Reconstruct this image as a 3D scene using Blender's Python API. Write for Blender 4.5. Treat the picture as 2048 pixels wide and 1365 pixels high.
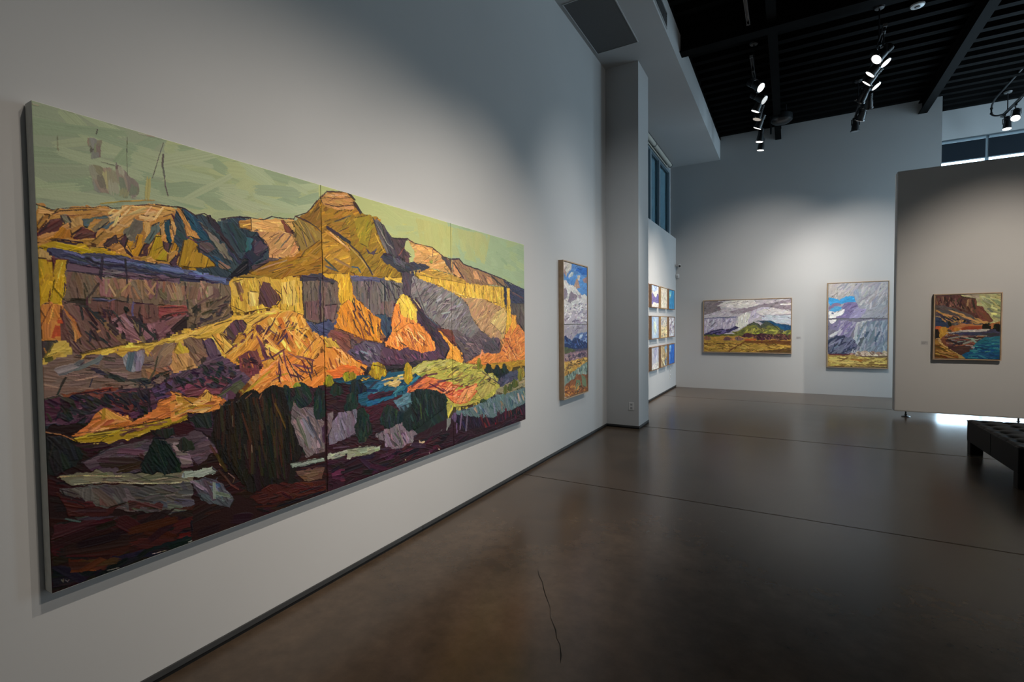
import bpy, bmesh, math, random
import numpy as np
from mathutils import Vector, Matrix

for _o in list(bpy.data.objects):
    bpy.data.objects.remove(_o, do_unlink=True)
SC = bpy.context.scene
COL = SC.collection
R = math.radians

# ------------------------------------------------------------------ camera
F_PX, YAW, PITCH, ROLL = 973.08, 0.51714, 0.03232, -0.01049
CAM = np.array([2.4759, 0.0, 1.6])
_fw = np.array([-math.sin(YAW) * math.cos(PITCH), math.cos(YAW) * math.cos(PITCH), -math.sin(PITCH)])
_rt0 = np.array([math.cos(YAW), math.sin(YAW), 0.0])
_up0 = np.cross(_rt0, _fw)
_rt = _rt0 * math.cos(ROLL) + _up0 * math.sin(ROLL)
_up = -_rt0 * math.sin(ROLL) + _up0 * math.cos(ROLL)
cd = bpy.data.cameras.new('camera')
cd.sensor_width = 36.0
cd.lens = F_PX / 2048 * 36.0
cd.clip_start = 0.05
cam = bpy.data.objects.new('camera', cd)
COL.objects.link(cam)
_m = Matrix.Identity(4)
for _i in range(3):
    _m[_i][0], _m[_i][1], _m[_i][2], _m[_i][3] = _rt[_i], _up[_i], -_fw[_i], CAM[_i]
cam.matrix_world = _m
SC.camera = cam

# ------------------------------------------------------------------ exposure, world
SC.view_settings.view_transform = 'Standard'
SC.view_settings.look = 'None'
SC.view_settings.gamma = 1.0
SC.view_settings.use_curve_mapping = False
SC.view_settings.exposure = 0.0
SC.cycles.use_denoising = True
SC.cycles.max_bounces = 8
SC.cycles.diffuse_bounces = 5
SC.cycles.transparent_max_bounces = 12
SC.cycles.sample_clamp_indirect = 1.2
SC.cycles.caustics_reflective = False
SC.cycles.caustics_refractive = False
SKY = (0.66, 0.85, 1.0)
SKY_STRENGTH = 13.0
world = bpy.data.worlds.new('sky')
SC.world = world
world.use_nodes = True
_bg = world.node_tree.nodes['Background']
_bg.inputs['Color'].default_value = (*SKY, 1)
_bg.inputs['Strength'].default_value = SKY_STRENGTH

# light levels of the gallery's own lamps (used by the track heads below)
LAMP_WARM = (1.0, 0.89, 0.77)
LAMP_NEUTRAL = (1.0, 0.94, 0.87)

# portals: sampling guides for daylight through the three glazed openings
def portal(name, loc, rot, sx, sy):
    l = bpy.data.lights.new(name, 'AREA')
    l.shape = 'RECTANGLE'; l.size = sx; l.size_y = sy
    l.cycles.is_portal = True
    o = bpy.data.objects.new(name, l)
    o.location = loc; o.rotation_euler = rot
    COL.objects.link(o)
portal('daylight_portal', (7.35, 13.72, 2.5), (R(-90), 0, 0), 4.4, 5.0)
portal('daylight_portal', (9.72, 3.0, 2.4), (R(90), 0, R(90)), 9.6, 3.6)
portal('daylight_portal', (9.72, 11.85, 2.85), (R(90), 0, R(90)), 2.6, 5.6)

# ------------------------------------------------------------------ pixel -> ray helpers
def ray(u, v):
    return _fw + _rt * ((u - 1024) / F_PX) - _up * ((v - 682.5) / F_PX)
def on_x(u, v, x):
    w = ray(u, v); return CAM + w * ((x - CAM[0]) / w[0])
def on_y(u, v, y):
    w = ray(u, v); return CAM + w * ((y - CAM[1]) / w[1])

# ------------------------------------------------------------------ materials
def mat(name, color, rough=0.6, spec=0.5, metal=0.0, noise=0.0, nscale=8.0, bump=0.0, bscale=60.0, color2=None, emit=None, emit_s=0.0, rvar=0.0):
    m = bpy.data.materials.new(name); m.use_nodes = True
    nt = m.node_tree; b = nt.nodes['Principled BSDF']
    b.inputs['Base Color'].default_value = (*color, 1)
    b.inputs['Roughness'].default_value = rough
    b.inputs['Specular IOR Level'].default_value = spec
    b.inputs['Metallic'].default_value = metal
    if emit:
        b.inputs['Emission Color'].default_value = (*emit, 1)
        b.inputs['Emission Strength'].default_value = emit_s
    tc = None
    if noise or bump or rvar:
        tc = nt.nodes.new('ShaderNodeTexCoord')
    if noise:
        n = nt.nodes.new('ShaderNodeTexNoise'); n.inputs['Scale'].default_value = nscale
        n.inputs['Detail'].default_value = 6
        nt.links.new(tc.outputs['Object'], n.inputs['Vector'])
        rp = nt.nodes.new('ShaderNodeValToRGB')
        c2 = color2 or tuple(min(1, c * (1 + noise)) for c in color)
        c1 = tuple(c * (1 - noise) for c in color)
        rp.color_ramp.elements[0].position = 0.3; rp.color_ramp.elements[1].position = 0.7
        rp.color_ramp.elements[0].color = (*c1, 1); rp.color_ramp.elements[1].color = (*c2, 1)
        nt.links.new(n.outputs['Fac'], rp.inputs['Fac'])
        nt.links.new(rp.outputs['Color'], b.inputs['Base Color'])
        if rvar:
            mr = nt.nodes.new('ShaderNodeMapRange')
            mr.inputs['To Min'].default_value = rough - rvar; mr.inputs['To Max'].default_value = rough + rvar
            nt.links.new(n.outputs['Fac'], mr.inputs['Value'])
            nt.links.new(mr.outputs['Result'], b.inputs['Roughness'])
    if bump:
        n2 = nt.nodes.new('ShaderNodeTexNoise'); n2.inputs['Scale'].default_value = bscale
        n2.inputs['Detail'].default_value = 3
        nt.links.new(tc.outputs['Object'], n2.inputs['Vector'])
        bp = nt.nodes.new('ShaderNodeBump'); bp.inputs['Strength'].default_value = bump
        bp.inputs['Distance'].default_value = 0.002
        nt.links.new(n2.outputs['Fac'], bp.inputs['Height'])
        nt.links.new(bp.outputs['Normal'], b.inputs['Normal'])
    return m

def glass(name, tint, refl=0.06):
    m = bpy.data.materials.new(name); m.use_nodes = True
    nt = m.node_tree; nt.nodes.clear()
    out = nt.nodes.new('ShaderNodeOutputMaterial')
    tr = nt.nodes.new('ShaderNodeBsdfTransparent'); tr.inputs['Color'].default_value = (*tint, 1)
    gl = nt.nodes.new('ShaderNodeBsdfGlossy'); gl.inputs['Roughness'].default_value = 0.03
    lw = nt.nodes.new('ShaderNodeLayerWeight'); lw.inputs['Blend'].default_value = 0.25
    mx = nt.nodes.new('ShaderNodeMixShader')
    ml = nt.nodes.new('ShaderNodeMath'); ml.operation = 'MULTIPLY_ADD'
    ml.inputs[1].default_value = 0.5; ml.inputs[2].default_value = refl
    nt.links.new(lw.outputs['Fresnel'], ml.inputs[0])
    nt.links.new(ml.outputs[0], mx.inputs['Fac'])
    nt.links.new(tr.outputs[0], mx.inputs[1]); nt.links.new(gl.outputs[0], mx.inputs[2])
    nt.links.new(mx.outputs[0], out.inputs['Surface'])
    return m

WALL_ALB = 0.42
M = {
    'wall': mat('white_wall_paint', (WALL_ALB, WALL_ALB, WALL_ALB * 0.995), 0.75, 0.25, noise=0.015, nscale=1.5, bump=0.05, bscale=220),
    'deck': mat('black_painted_deck', (0.0032, 0.0032, 0.0032), 0.85, 0.03, noise=0.2, nscale=3),
    'beam': mat('black_painted_steel', (0.0045, 0.0045, 0.0045), 0.85, 0.03, noise=0.15, nscale=5),
    'base': mat('dark_grey_base_trim', (0.035, 0.036, 0.037), 0.45, 0.4, noise=0.1, nscale=10),
    'gap': mat('black_reveal', (0.006, 0.006, 0.006), 0.7, 0.2),
    'joint': mat('dark_floor_joint', (0.006, 0.005, 0.004), 0.8, 0.2),
    'canvas': mat('primed_canvas', (0.66, 0.66, 0.61), 0.8, 0.2, noise=0.06, nscale=30, bump=0.2, bscale=900),
    'wood': mat('pale_maple_frame', (0.36, 0.25, 0.155), 0.5, 0.3, noise=0.15, nscale=14),
    'wood_dark': mat('brown_wood_frame', (0.23, 0.135, 0.08), 0.5, 0.3, noise=0.2, nscale=14),
    'wood_gold': mat('honey_wood_frame', (0.40, 0.25, 0.12), 0.5, 0.3, noise=0.15, nscale=14),
    'rabbet': mat('dark_frame_gap', (0.02, 0.014, 0.01), 0.8, 0.1),
    'black': mat('black_metal', (0.008, 0.008, 0.009), 0.4, 0.4),
    'blackgloss': mat('black_plastic', (0.012, 0.013, 0.014), 0.25, 0.5),
    'chrome': mat('brushed_steel', (0.45, 0.46, 0.47), 0.3, 0.5, metal=1.0),
    'greymetal': mat('grey_metal', (0.10, 0.10, 0.10), 0.45, 0.4, noise=0.05, nscale=20),
    'vent': mat('dark_grey_vent_panel', (0.10, 0.10, 0.10), 0.7, 0.2, noise=0.05, nscale=40),
    'plate': mat('white_plastic', (0.55, 0.55, 0.54), 0.4, 0.4),
    'slot': mat('dark_slot', (0.02, 0.02, 0.02), 0.6, 0.3),
    'alu': mat('grey_blue_window_frame', (0.20, 0.25, 0.28), 0.4, 0.5, noise=0.05, nscale=20),
    'shade': mat('dark_navy_roller_shade', (0.006, 0.011, 0.017), 0.7, 0.2, noise=0.1, nscale=50),
    'blind': mat('cream_blind_fabric', (0.42, 0.40, 0.35), 0.7, 0.2, noise=0.04, nscale=40),
    'leather': mat('black_leather', (0.005, 0.0045, 0.0045), 0.55, 0.08, noise=0.25, nscale=30, bump=0.35, bscale=260),
    'leather_top': mat('dark_brown_leather', (0.012, 0.0095, 0.008), 0.55, 0.10, noise=0.2, nscale=24, bump=0.35, bscale=260),
    'partition': mat('warm_white_panel_paint', (WALL_ALB, WALL_ALB * 0.985, WALL_ALB * 0.955), 0.75, 0.25, noise=0.015, nscale=1.5, bump=0.04, bscale=220),
    'steel_dark': mat('dull_steel', (0.12, 0.12, 0.125), 0.35, 0.5, metal=1.0),
    'lens_on': mat('lit_lamp_lens', (0.8, 0.8, 0.8), 0.3, 0.5, emit=(1.0, 0.97, 0.92), emit_s=1.8),
    'lens_dim': mat('dimmed_lamp_lens', (0.5, 0.45, 0.4), 0.3, 0.5, emit=(1.0, 0.85, 0.7), emit_s=0.35),
    'lens_off': mat('unlit_lamp_lens', (0.25, 0.25, 0.25), 0.2, 0.6),
    'glass_tint': glass('tinted_window_glass', (0.086, 0.120, 0.136), 0.02),
    'glass_clear': glass('clear_window_glass', (0.86, 0.90, 0.92), 0.03),
    'glass_grey': glass('grey_tinted_window_glass', (0.275, 0.245, 0.222), 0.03),
    'card': mat('grey_title_card', (0.34, 0.34, 0.34), 0.6, 0.3),
    'ink': mat('grey_print', (0.12, 0.12, 0.12), 0.7, 0.2),
}

for _n in ('lens_on', 'lens_dim'): M[_n].cycles.emission_sampling = 'NONE'

def paint_material():
    m = bpy.data.materials.new('oil_paint'); m.use_nodes = True
    nt = m.node_tree; b = nt.nodes['Principled BSDF']
    a = nt.nodes.new('ShaderNodeAttribute'); a.attribute_name = 'paint'
    nt.links.new(a.outputs['Color'], b.inputs['Base Color'])
    b.inputs['Roughness'].default_value = 0.5
    b.inputs['Specular IOR Level'].default_value = 0.2
    return m
M['paint'] = paint_material()

def floor_material():
    m = bpy.data.materials.new('polished_stained_concrete'); m.use_nodes = True
    nt = m.node_tree; b = nt.nodes['Principled BSDF']
    g = nt.nodes.new('ShaderNodeNewGeometry')
    n1 = nt.nodes.new('ShaderNodeTexNoise'); n1.inputs['Scale'].default_value = 0.9
    n1.inputs['Detail'].default_value = 8; n1.inputs['Roughness'].default_value = 0.62
    n2 = nt.nodes.new('ShaderNodeTexNoise'); n2.inputs['Scale'].default_value = 9.0
    n2.inputs['Detail'].default_value = 8; n2.inputs['Roughness'].default_value = 0.7
    for n in (n1, n2): nt.links.new(g.outputs['Position'], n.inputs['Vector'])
    r1 = nt.nodes.new('ShaderNodeValToRGB')
    e = r1.color_ramp.elements
    e[0].position = 0.30; e[0].color = (0.038, 0.026, 0.017, 1)
    e[1].position = 0.72; e[1].color = (0.098, 0.070, 0.049, 1)
    nt.links.new(n1.outputs['Fac'], r1.inputs['Fac'])
    r2 = nt.nodes.new('ShaderNodeValToRGB')
    e = r2.color_ramp.elements
    e[0].position = 0.32; e[0].color = (0.72, 0.72, 0.72, 1)
    e[1].position = 0.72; e[1].color = (1.15, 1.12, 1.08, 1)
    nt.links.new(n2.outputs['Fac'], r2.inputs['Fac'])
    mx = nt.nodes.new('ShaderNodeMix'); mx.data_type = 'RGBA'; mx.blend_type = 'MULTIPLY'
    mx.inputs['Factor'].default_value = 1.0
    nt.links.new(r1.outputs['Color'], mx.inputs[6]); nt.links.new(r2.outputs['Color'], mx.inputs[7])
    nt.links.new(mx.outputs[2], b.inputs['Base Color'])
    mr = nt.nodes.new('ShaderNodeMapRange')
    mr.inputs['To Min'].default_value = 0.20; mr.inputs['To Max'].default_value = 0.28
    nt.links.new(n1.outputs['Fac'], mr.inputs['Value'])
    nt.links.new(mr.outputs['Result'], b.inputs['Roughness'])
    b.inputs['Specular IOR Level'].default_value = 0.42
    return m
M['floor'] = floor_material()

# ------------------------------------------------------------------ object helpers
def box(bm, x0, x1, y0, y1, z0, z1, bev=0.0):
    r = bmesh.ops.create_cube(bm, size=1.0)
    vs = r['verts']
    for v in vs:
        v.co = Vector(((x0 + x1) / 2 + v.co.x * (x1 - x0), (y0 + y1) / 2 + v.co.y * (y1 - y0), (z0 + z1) / 2 + v.co.z * (z1 - z0)))
    if bev:
        es = {e for v in vs for e in v.link_edges}
        bmesh.ops.bevel(bm, geom=list(es), offset=bev, segments=2, profile=0.6, affect='EDGES')
    return vs

def cyl(bm, p0, p1, r0, r1=None, seg=20, caps=True):
    r1 = r0 if r1 is None else r1
    p0, p1 = Vector(p0), Vector(p1)
    d = p1 - p0
    q = d.to_track_quat('Z', 'Y').to_matrix().to_4x4()
    mtx = Matrix.Translation((p0 + p1) / 2) @ q
    return bmesh.ops.create_cone(bm, cap_ends=caps, segments=seg, radius1=r0, radius2=r1, depth=d.length, matrix=mtx)['verts']

def tube(bm, pts, r, seg=10):
    pts = [Vector(p) for p in pts]
    rings = []
    for i, p in enumerate(pts):
        d = (pts[min(i + 1, len(pts) - 1)] - pts[max(i - 1, 0)]).normalized()
        q = d.to_track_quat('Z', 'Y')
        rings.append([bm.verts.new(p + q @ Vector((r * math.cos(2 * math.pi * k / seg), r * math.sin(2 * math.pi * k / seg), 0))) for k in range(seg)])
    for a, b in zip(rings, rings[1:]):
        for k in range(seg):
            bm.faces.new((a[k], a[(k + 1) % seg], b[(k + 1) % seg], b[k]))
    bm.faces.new(rings[0][::-1]); bm.faces.new(rings[-1])

def lathe(bm, prof, center=(0, 0, 0), seg=28):
    c = Vector(center); rings = []
    for r, z in prof:
        if r < 1e-5:
            rings.append([bm.verts.new(c + Vector((0, 0, z)))])
        else:
            rings.append([bm.verts.new(c + Vector((r * math.cos(2 * math.pi * k / seg), r * math.sin(2 * math.pi * k / seg), z))) for k in range(seg)])
    for a, b in zip(rings, rings[1:]):
        for k in range(seg):
            k2 = (k + 1) % seg
            if len(a) == 1 and len(b) == 1: continue
            if len(a) == 1: bm.faces.new((a[0], b[k2], b[k]))
            elif len(b) == 1: bm.faces.new((a[k], a[k2], b[0]))
            else: bm.faces.new((a[k], a[k2], b[k2], b[k]))

def obj(name, bm, material, parent=None, smooth=False):
    bmesh.ops.recalc_face_normals(bm, faces=bm.faces[:])
    me = bpy.data.meshes.new(name); bm.to_mesh(me); bm.free()
    if smooth:
        for p in me.polygons: p.use_smooth = True
        if smooth != 'full':
            me.set_sharp_from_angle(angle=R(35))
    me.materials.append(M[material] if isinstance(material, str) else material)
    o = bpy.data.objects.new(name, me); COL.objects.link(o)
    if parent is not None: o.parent = parent
    return o

def boxo(name, dims, material, parent=None, bev=0.0):
    bm = bmesh.new(); box(bm, *dims, bev=bev)
    return obj(name, bm, material, parent)

def thing(name, label, cat, loc=(0, 0, 0), group=None):
    o = bpy.data.objects.new(name, None); COL.objects.link(o)
    o.location = loc; o.empty_display_size = 0.1
    o['label'] = label; o['category'] = cat
    if group: o['group'] = group
    return o

def tag(o, label, cat, group=None):
    o['label'] = label; o['category'] = cat
    if group: o['group'] = group
    return o

def struct(o, label, cat):
    o['kind'] = 'structure'; o['label'] = label; o['category'] = cat
    return o
def local(p, t):
    return (p[0] - t.location.x, p[1] - t.location.y, p[2] - t.location.z)
# ================================================================== THE ROOM
YC0, YC1, XC = 7.333, 7.92, 0.508        # pilaster
YB = 12.73                                # back wall
YR = 13.60                                # recessed window wall
ZS, XS, ZC = 5.51, 1.021, 6.0             # soffit, deck
XR, YF = 9.6, -5.0                        # right wall, wall behind the camera
XBR = 5.093                               # right end of the back wall

# floor: slabs separated by saw-cut joints
fl = struct(boxo('floor', (-0.4, XR + 0.2, YF - 0.2, YR + 0.3, -0.16, -0.006), 'joint'), 'polished dark brown stained concrete floor with saw-cut joints', 'floor')
ys = [YF - 0.2, -1.45, 4.55, 7.56, 11.02, YR + 0.3]
for a, b in zip(ys, ys[1:]):
    ga, gb = ((0.011 if abs(q - 7.56) < .1 or abs(q - 11.02) < .1 else 0.006) for q in (a, b))
    boxo('slab', (-0.35, XR + 0.15, a + ga, b - gb, -0.12, 0.0), 'floor', fl)
bm = bmesh.new()
cr = [(1.06, 2.80), (1.10, 2.735), (1.155, 2.674), (1.20, 2.60), (1.235, 2.55), (1.311, 2.453), (1.35, 2.37), (1.428, 2.275), (1.455, 2.22), (1.492, 2.183), (1.53, 2.11), (1.549, 2.06)]
random.seed(3)
pv = None
for i, (x, y) in enumerate(cr):
    w = 0.0022 * (0.4 + random.random()) * (0.3 if i in (0, len(cr) - 1) else 1)
    q = (bm.verts.new((x - w, y - w * 0.6, 0.0006)), bm.verts.new((x + w, y + w * 0.6, 0.0006)))
    if pv: bm.faces.new((pv[0], pv[1], q[1], q[0]))
    pv = q
obj('crack', bm, 'joint', fl)

# left wall: full height up to the pilaster, then a furred lower part with a window above
bm = bmesh.new()
box(bm, -0.25, 0, YF, YC0 + 0.1, 0.035, ZS + 0.02)
box(bm, -0.25, 0, YC0 + 0.1, YB, 0.035, 3.735)
box(bm, -0.25, -0.132, YC0 + 0.1, 9.95, 3.735, ZS + 0.02)
box(bm, -0.25, -0.132, 9.95, YB, 5.44, ZS + 0.02)
box(bm, -0.25, -0.132, YB - 0.06, YB, 3.735, 5.44)
struct(obj('wall_left', bm, 'wall'), 'long white painted gallery wall on the left', 'wall')
bm = bmesh.new(); box(bm, -0.1, XC, YC0, YC1, 0.035, ZS + 0.01, bev=0.004)
struct(obj('wall_pilaster', bm, 'wall'), 'white square pilaster projecting from the left wall', 'pilaster')
bm = bmesh.new(); box(bm, -0.25, XBR, YB, YR + 0.25, 0, ZC + 0.1)
struct(obj('wall_back', bm, 'wall'), 'white back wall with the two storm paintings', 'wall')
bm = bmesh.new()
box(bm, XBR, XR, YR, YR + 0.25, 5.42, ZC + 0.1)
struct(obj('wall_recess', bm, 'wall'), 'strip of white wall above the far window', 'wall')
bm = bmesh.new()
box(bm, XR, XR + 0.2, YF, -2.0, 0, ZC + 0.1)
box(bm, XR, XR + 0.2, 8.0, 10.5, 0, ZC + 0.1)
box(bm, XR, XR + 0.2, 13.2, YR + 0.25, 0, ZC + 0.1)
box(bm, XR, XR + 0.2, 10.5, 13.2, 5.75, ZC + 0.1)
box(bm, XR, XR + 0.2, -2.0, 8.0, 0, 0.5)
box(bm, XR, XR + 0.2, -2.0, 8.0, 4.3, ZC + 0.1)
struct(obj('wall_right', bm, 'wall'), 'white right-hand wall of the gallery', 'wall')
bm = bmesh.new(); box(bm, -0.25, XR + 0.2, YF - 0.2, YF, 0, ZC + 0.1)
struct(obj('wall_front', bm, 'wall'), 'white wall behind the viewer', 'wall')
bm = bmesh.new(); box(bm, -0.25, XS, YF, YB, ZS, ZC + 0.12)
struct(obj('ceiling_soffit', bm, 'wall'), 'dropped white soffit running along the left wall', 'soffit')

# black corrugated roof deck, ribs parallel to the back wall
bm = bmesh.new()
prof = []
y, per, dep = YF - 0.2, 0.305, 0.075
while y < YR + 0.3:
    prof += [(y, ZC), (y + 0.11, ZC), (y + 0.15, ZC + dep), (y + 0.265, ZC + dep)]
    y += per
xa, xb = XS - 0.15, XR + 0.2
pv = None
for yy, zz in prof:
    q = (bm.verts.new((xa, yy, zz)), bm.verts.new((xb, yy, zz)))
    if pv: bm.faces.new((pv[0], pv[1], q[1], q[0]))
    pv = q
g = bmesh.ops.extrude_face_region(bm, geom=bm.faces[:])
bmesh.ops.translate(bm, verts=[v for v in g['geom'] if isinstance(v, bmesh.types.BMVert)], vec=(0, 0, 0.12))
dk = struct(obj('ceiling', bm, 'deck'), 'black corrugated metal roof deck ceiling', 'ceiling')
boxo('closure_angle', (XS, XS + 0.012, YF, YB, 5.965, ZC + 0.13), 'deck', dk)

# steel beams: wide-flange sections under the deck
def ibeam(name, axis, c, a, b, z0, h, w, label):
    bm = bmesh.new()
    for (d0, d1, e0, e1) in ((-w / 2, w / 2, z0, z0 + 0.02), (-w / 2, w / 2, z0 + h - 0.02, z0 + h), (-0.012, 0.012, z0 + 0.02, z0 + h - 0.02)):
        if axis == 'y': box(bm, c + d0, c + d1, a, b, e0, e1)
        else: box(bm, a, b, c + d0, c + d1, e0, e1)
    o = obj(name, bm, 'beam'); struct(o, label, 'beam'); return o
ibeam('ceiling_beam', 'y', 2.242, YF, YB, 5.75, 0.25, 0.12, 'black steel beam running towards the back wall above the left spotlight track')
ibeam('ceiling_beam', 'y', 4.79, YF, YB, 5.77, 0.23, 0.14, 'black steel beam running towards the back wall near its right end')
ibeam('ceiling_beam', 'x', 7.83, XS, XR, 5.675, 0.325, 0.18, 'black steel beam crossing the room from the soffit')

# base reveals: a grey bead over a black recess
def base(name, segs, label):
    bm1, bm2 = bmesh.new(), bmesh.new()
    for (x0, x1, y0, y1) in segs:
        dx = 0.006 if x1 - x0 < 0.08 else 0.0
        dy = 0.006 if y1 - y0 < 0.08 else 0.0
        box(bm1, x0, x1, y0, y1, 0.02, 0.045)
        box(bm2, x0, x1 - dx, y0 + dy, y1, 0.0, 0.02)
    a = obj(name, bm1, 'base'); struct(a, label, 'baseboard')
    obj('shadow_gap', bm2, 'gap', a)
base('baseboard_left', [(-0.05, 0.010, YF, 2.9), (-0.05, 0.010, 2.904, YC0), (-0.05, 0.010, YC1, YB)], 'thin dark grey base reveal along the left wall')
base('baseboard_pilaster', [(0.0, XC + 0.008, YC0 - 0.010, YC0 + 0.02), (XC - 0.02, XC + 0.010, YC0, YC1)], 'thin dark base reveal around the pilaster')

# window in the left wall above the small paintings
def window(name, axis, c, a, b, z0, z1, mulls, fw, depth, gmat, label, transoms=()):
    t = bpy.data.objects.new(name, None); COL.objects.link(t)
    struct(t, label, 'window')
    def bar(nm, p0, p1, q0, q1, m, d=depth):
        if axis == 'x': boxo(nm, (c - d, c, p0, p1, q0, q1), m, t)
        else: boxo(nm, (p0, p1, c, c + d, q0, q1), m, t)
    bar('window_frame', a, b, z0, z0 + fw, 'alu'); bar('window_frame', a, b, z1 - fw, z1, 'alu')
    bar('window_frame', a, a + fw, z0 + fw, z1 - fw, 'alu'); bar('window_frame', b - fw, b, z0 + fw, z1 - fw, 'alu')
    eds = [a + fw] + [e for (m0, m1) in mulls for e in (m0, m1)] + [b - fw]
    for (m0, m1) in mulls: bar('mullion', m0, m1, z0 + fw, z1 - fw, 'alu')
    zz = [z0 + fw] + [e for (m0, m1) in transoms for e in (m0, m1)] + [z1 - fw]
    for i in range(0, len(eds), 2):
        for (m0, m1) in transoms: bar('transom', eds[i], eds[i + 1], m0, m1, 'alu')
        for k in range(0, len(zz), 2):
            p0, p1, q0, q1 = eds[i], eds[i + 1], zz[k], zz[k + 1]
            g = depth * 0.45
            if axis == 'x': boxo('pane', (c - g - 0.006, c - g, p0, p1, q0, q1), gmat, t)
            else: boxo('pane', (p0, p1, c + g, c + g + 0.006, q0, q1), gmat, t)
    return t
window('window_1', 'x', -0.132, 9.95, YB - 0.06, 3.70, 5.44, [(10.69, 10.78), (11.51, 11.60)], 0.09, 0.10, 'glass_tint', 'high tinted window in the left wall above the small paintings')
window('window_2', 'y', YR + 0.05, XBR, XR, 0.0, 5.42, [(5.965, 6.025), (7.17, 7.23), (8.38, 8.44)], 0.06, 0.10, 'glass_clear', 'tall bright window wall behind the freestanding partition', [(2.45, 2.51)])
window('window_3', 'x', XR + 0.12, -2.0, 8.0, 0.5, 4.3, [(-0.03, 0.03), (1.97, 2.03), (3.97, 4.03), (5.97, 6.03)], 0.06, 0.08, 'glass_grey', 'wide window in the right-hand wall outside the view')
window('window_4', 'x', XR + 0.12, 10.5, 13.2, 0.0, 5.75, [(11.82, 11.88)], 0.06, 0.08, 'glass_clear', 'tall glazed front in the right-hand wall outside the view')
# roller shades behind the tall window
for i, (a, b) in enumerate([(XBR + 0.002, 5.972), (6.018, 7.177), (7.223, 8.387), (8.433, XR - 0.002)]):
    sh = thing('window_blind', ['dark roller blind lowered over the far window, left of its mullion', 'dark roller blind lowered over the far window, right of its mullion', 'dark roller blind over the third bay of the far window', 'dark roller blind over the fourth bay of the far window'][i], 'blind', ((a + b) / 2, YR + 0.042, 4.945), 'roller blinds on the far window')
    w = (b - a) / 2
    boxo('shade_cloth', (-w, w, 0.0, 0.004, 0.02, 0.40), 'shade', sh)
    boxo('bottom_bar', (-w, w, -0.006, 0.010, 0.0, 0.02), 'alu', sh)
    bm = bmesh.new(); cyl(bm, (-w, -0.005, 0.43), (w, -0.005, 0.43), 0.03, seg=16)
    obj('roller', bm, 'alu', sh, True)
# ================================================================== PAINTINGS: impasto relief with a paint colour per vertex
rng = np.random.default_rng(11)
def hexc(h):
    return np.array([int(h[i:i + 2], 16) for i in (0, 2, 4)], np.float32) / 255
def s2l(c):
    c = np.clip(c, 0, 1)
    return np.where(c <= 0.04045, c / 12.92, ((c + 0.055) / 1.055) ** 2.4)
def smooth_noise(h, w, cell):
    gh, gw = int(h / cell) + 3, int(w / cell) + 3
    g = rng.standard_normal((gh, gw)).astype(np.float32)
    yy, xx = np.arange(h) / cell, np.arange(w) / cell
    y0, x0 = yy.astype(int), xx.astype(int)
    fy, fx = (yy - y0).astype(np.float32)[:, None], (xx - x0).astype(np.float32)[None]
    fy, fx = fy * fy * (3 - 2 * fy), fx * fx * (3 - 2 * fx)
    a, b = g[y0][:, x0], g[y0][:, x0 + 1]
    c, d = g[y0 + 1][:, x0], g[y0 + 1][:, x0 + 1]
    return (a * (1 - fx) + b * fx) * (1 - fy) + (c * (1 - fx) + d * fx) * fy

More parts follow.
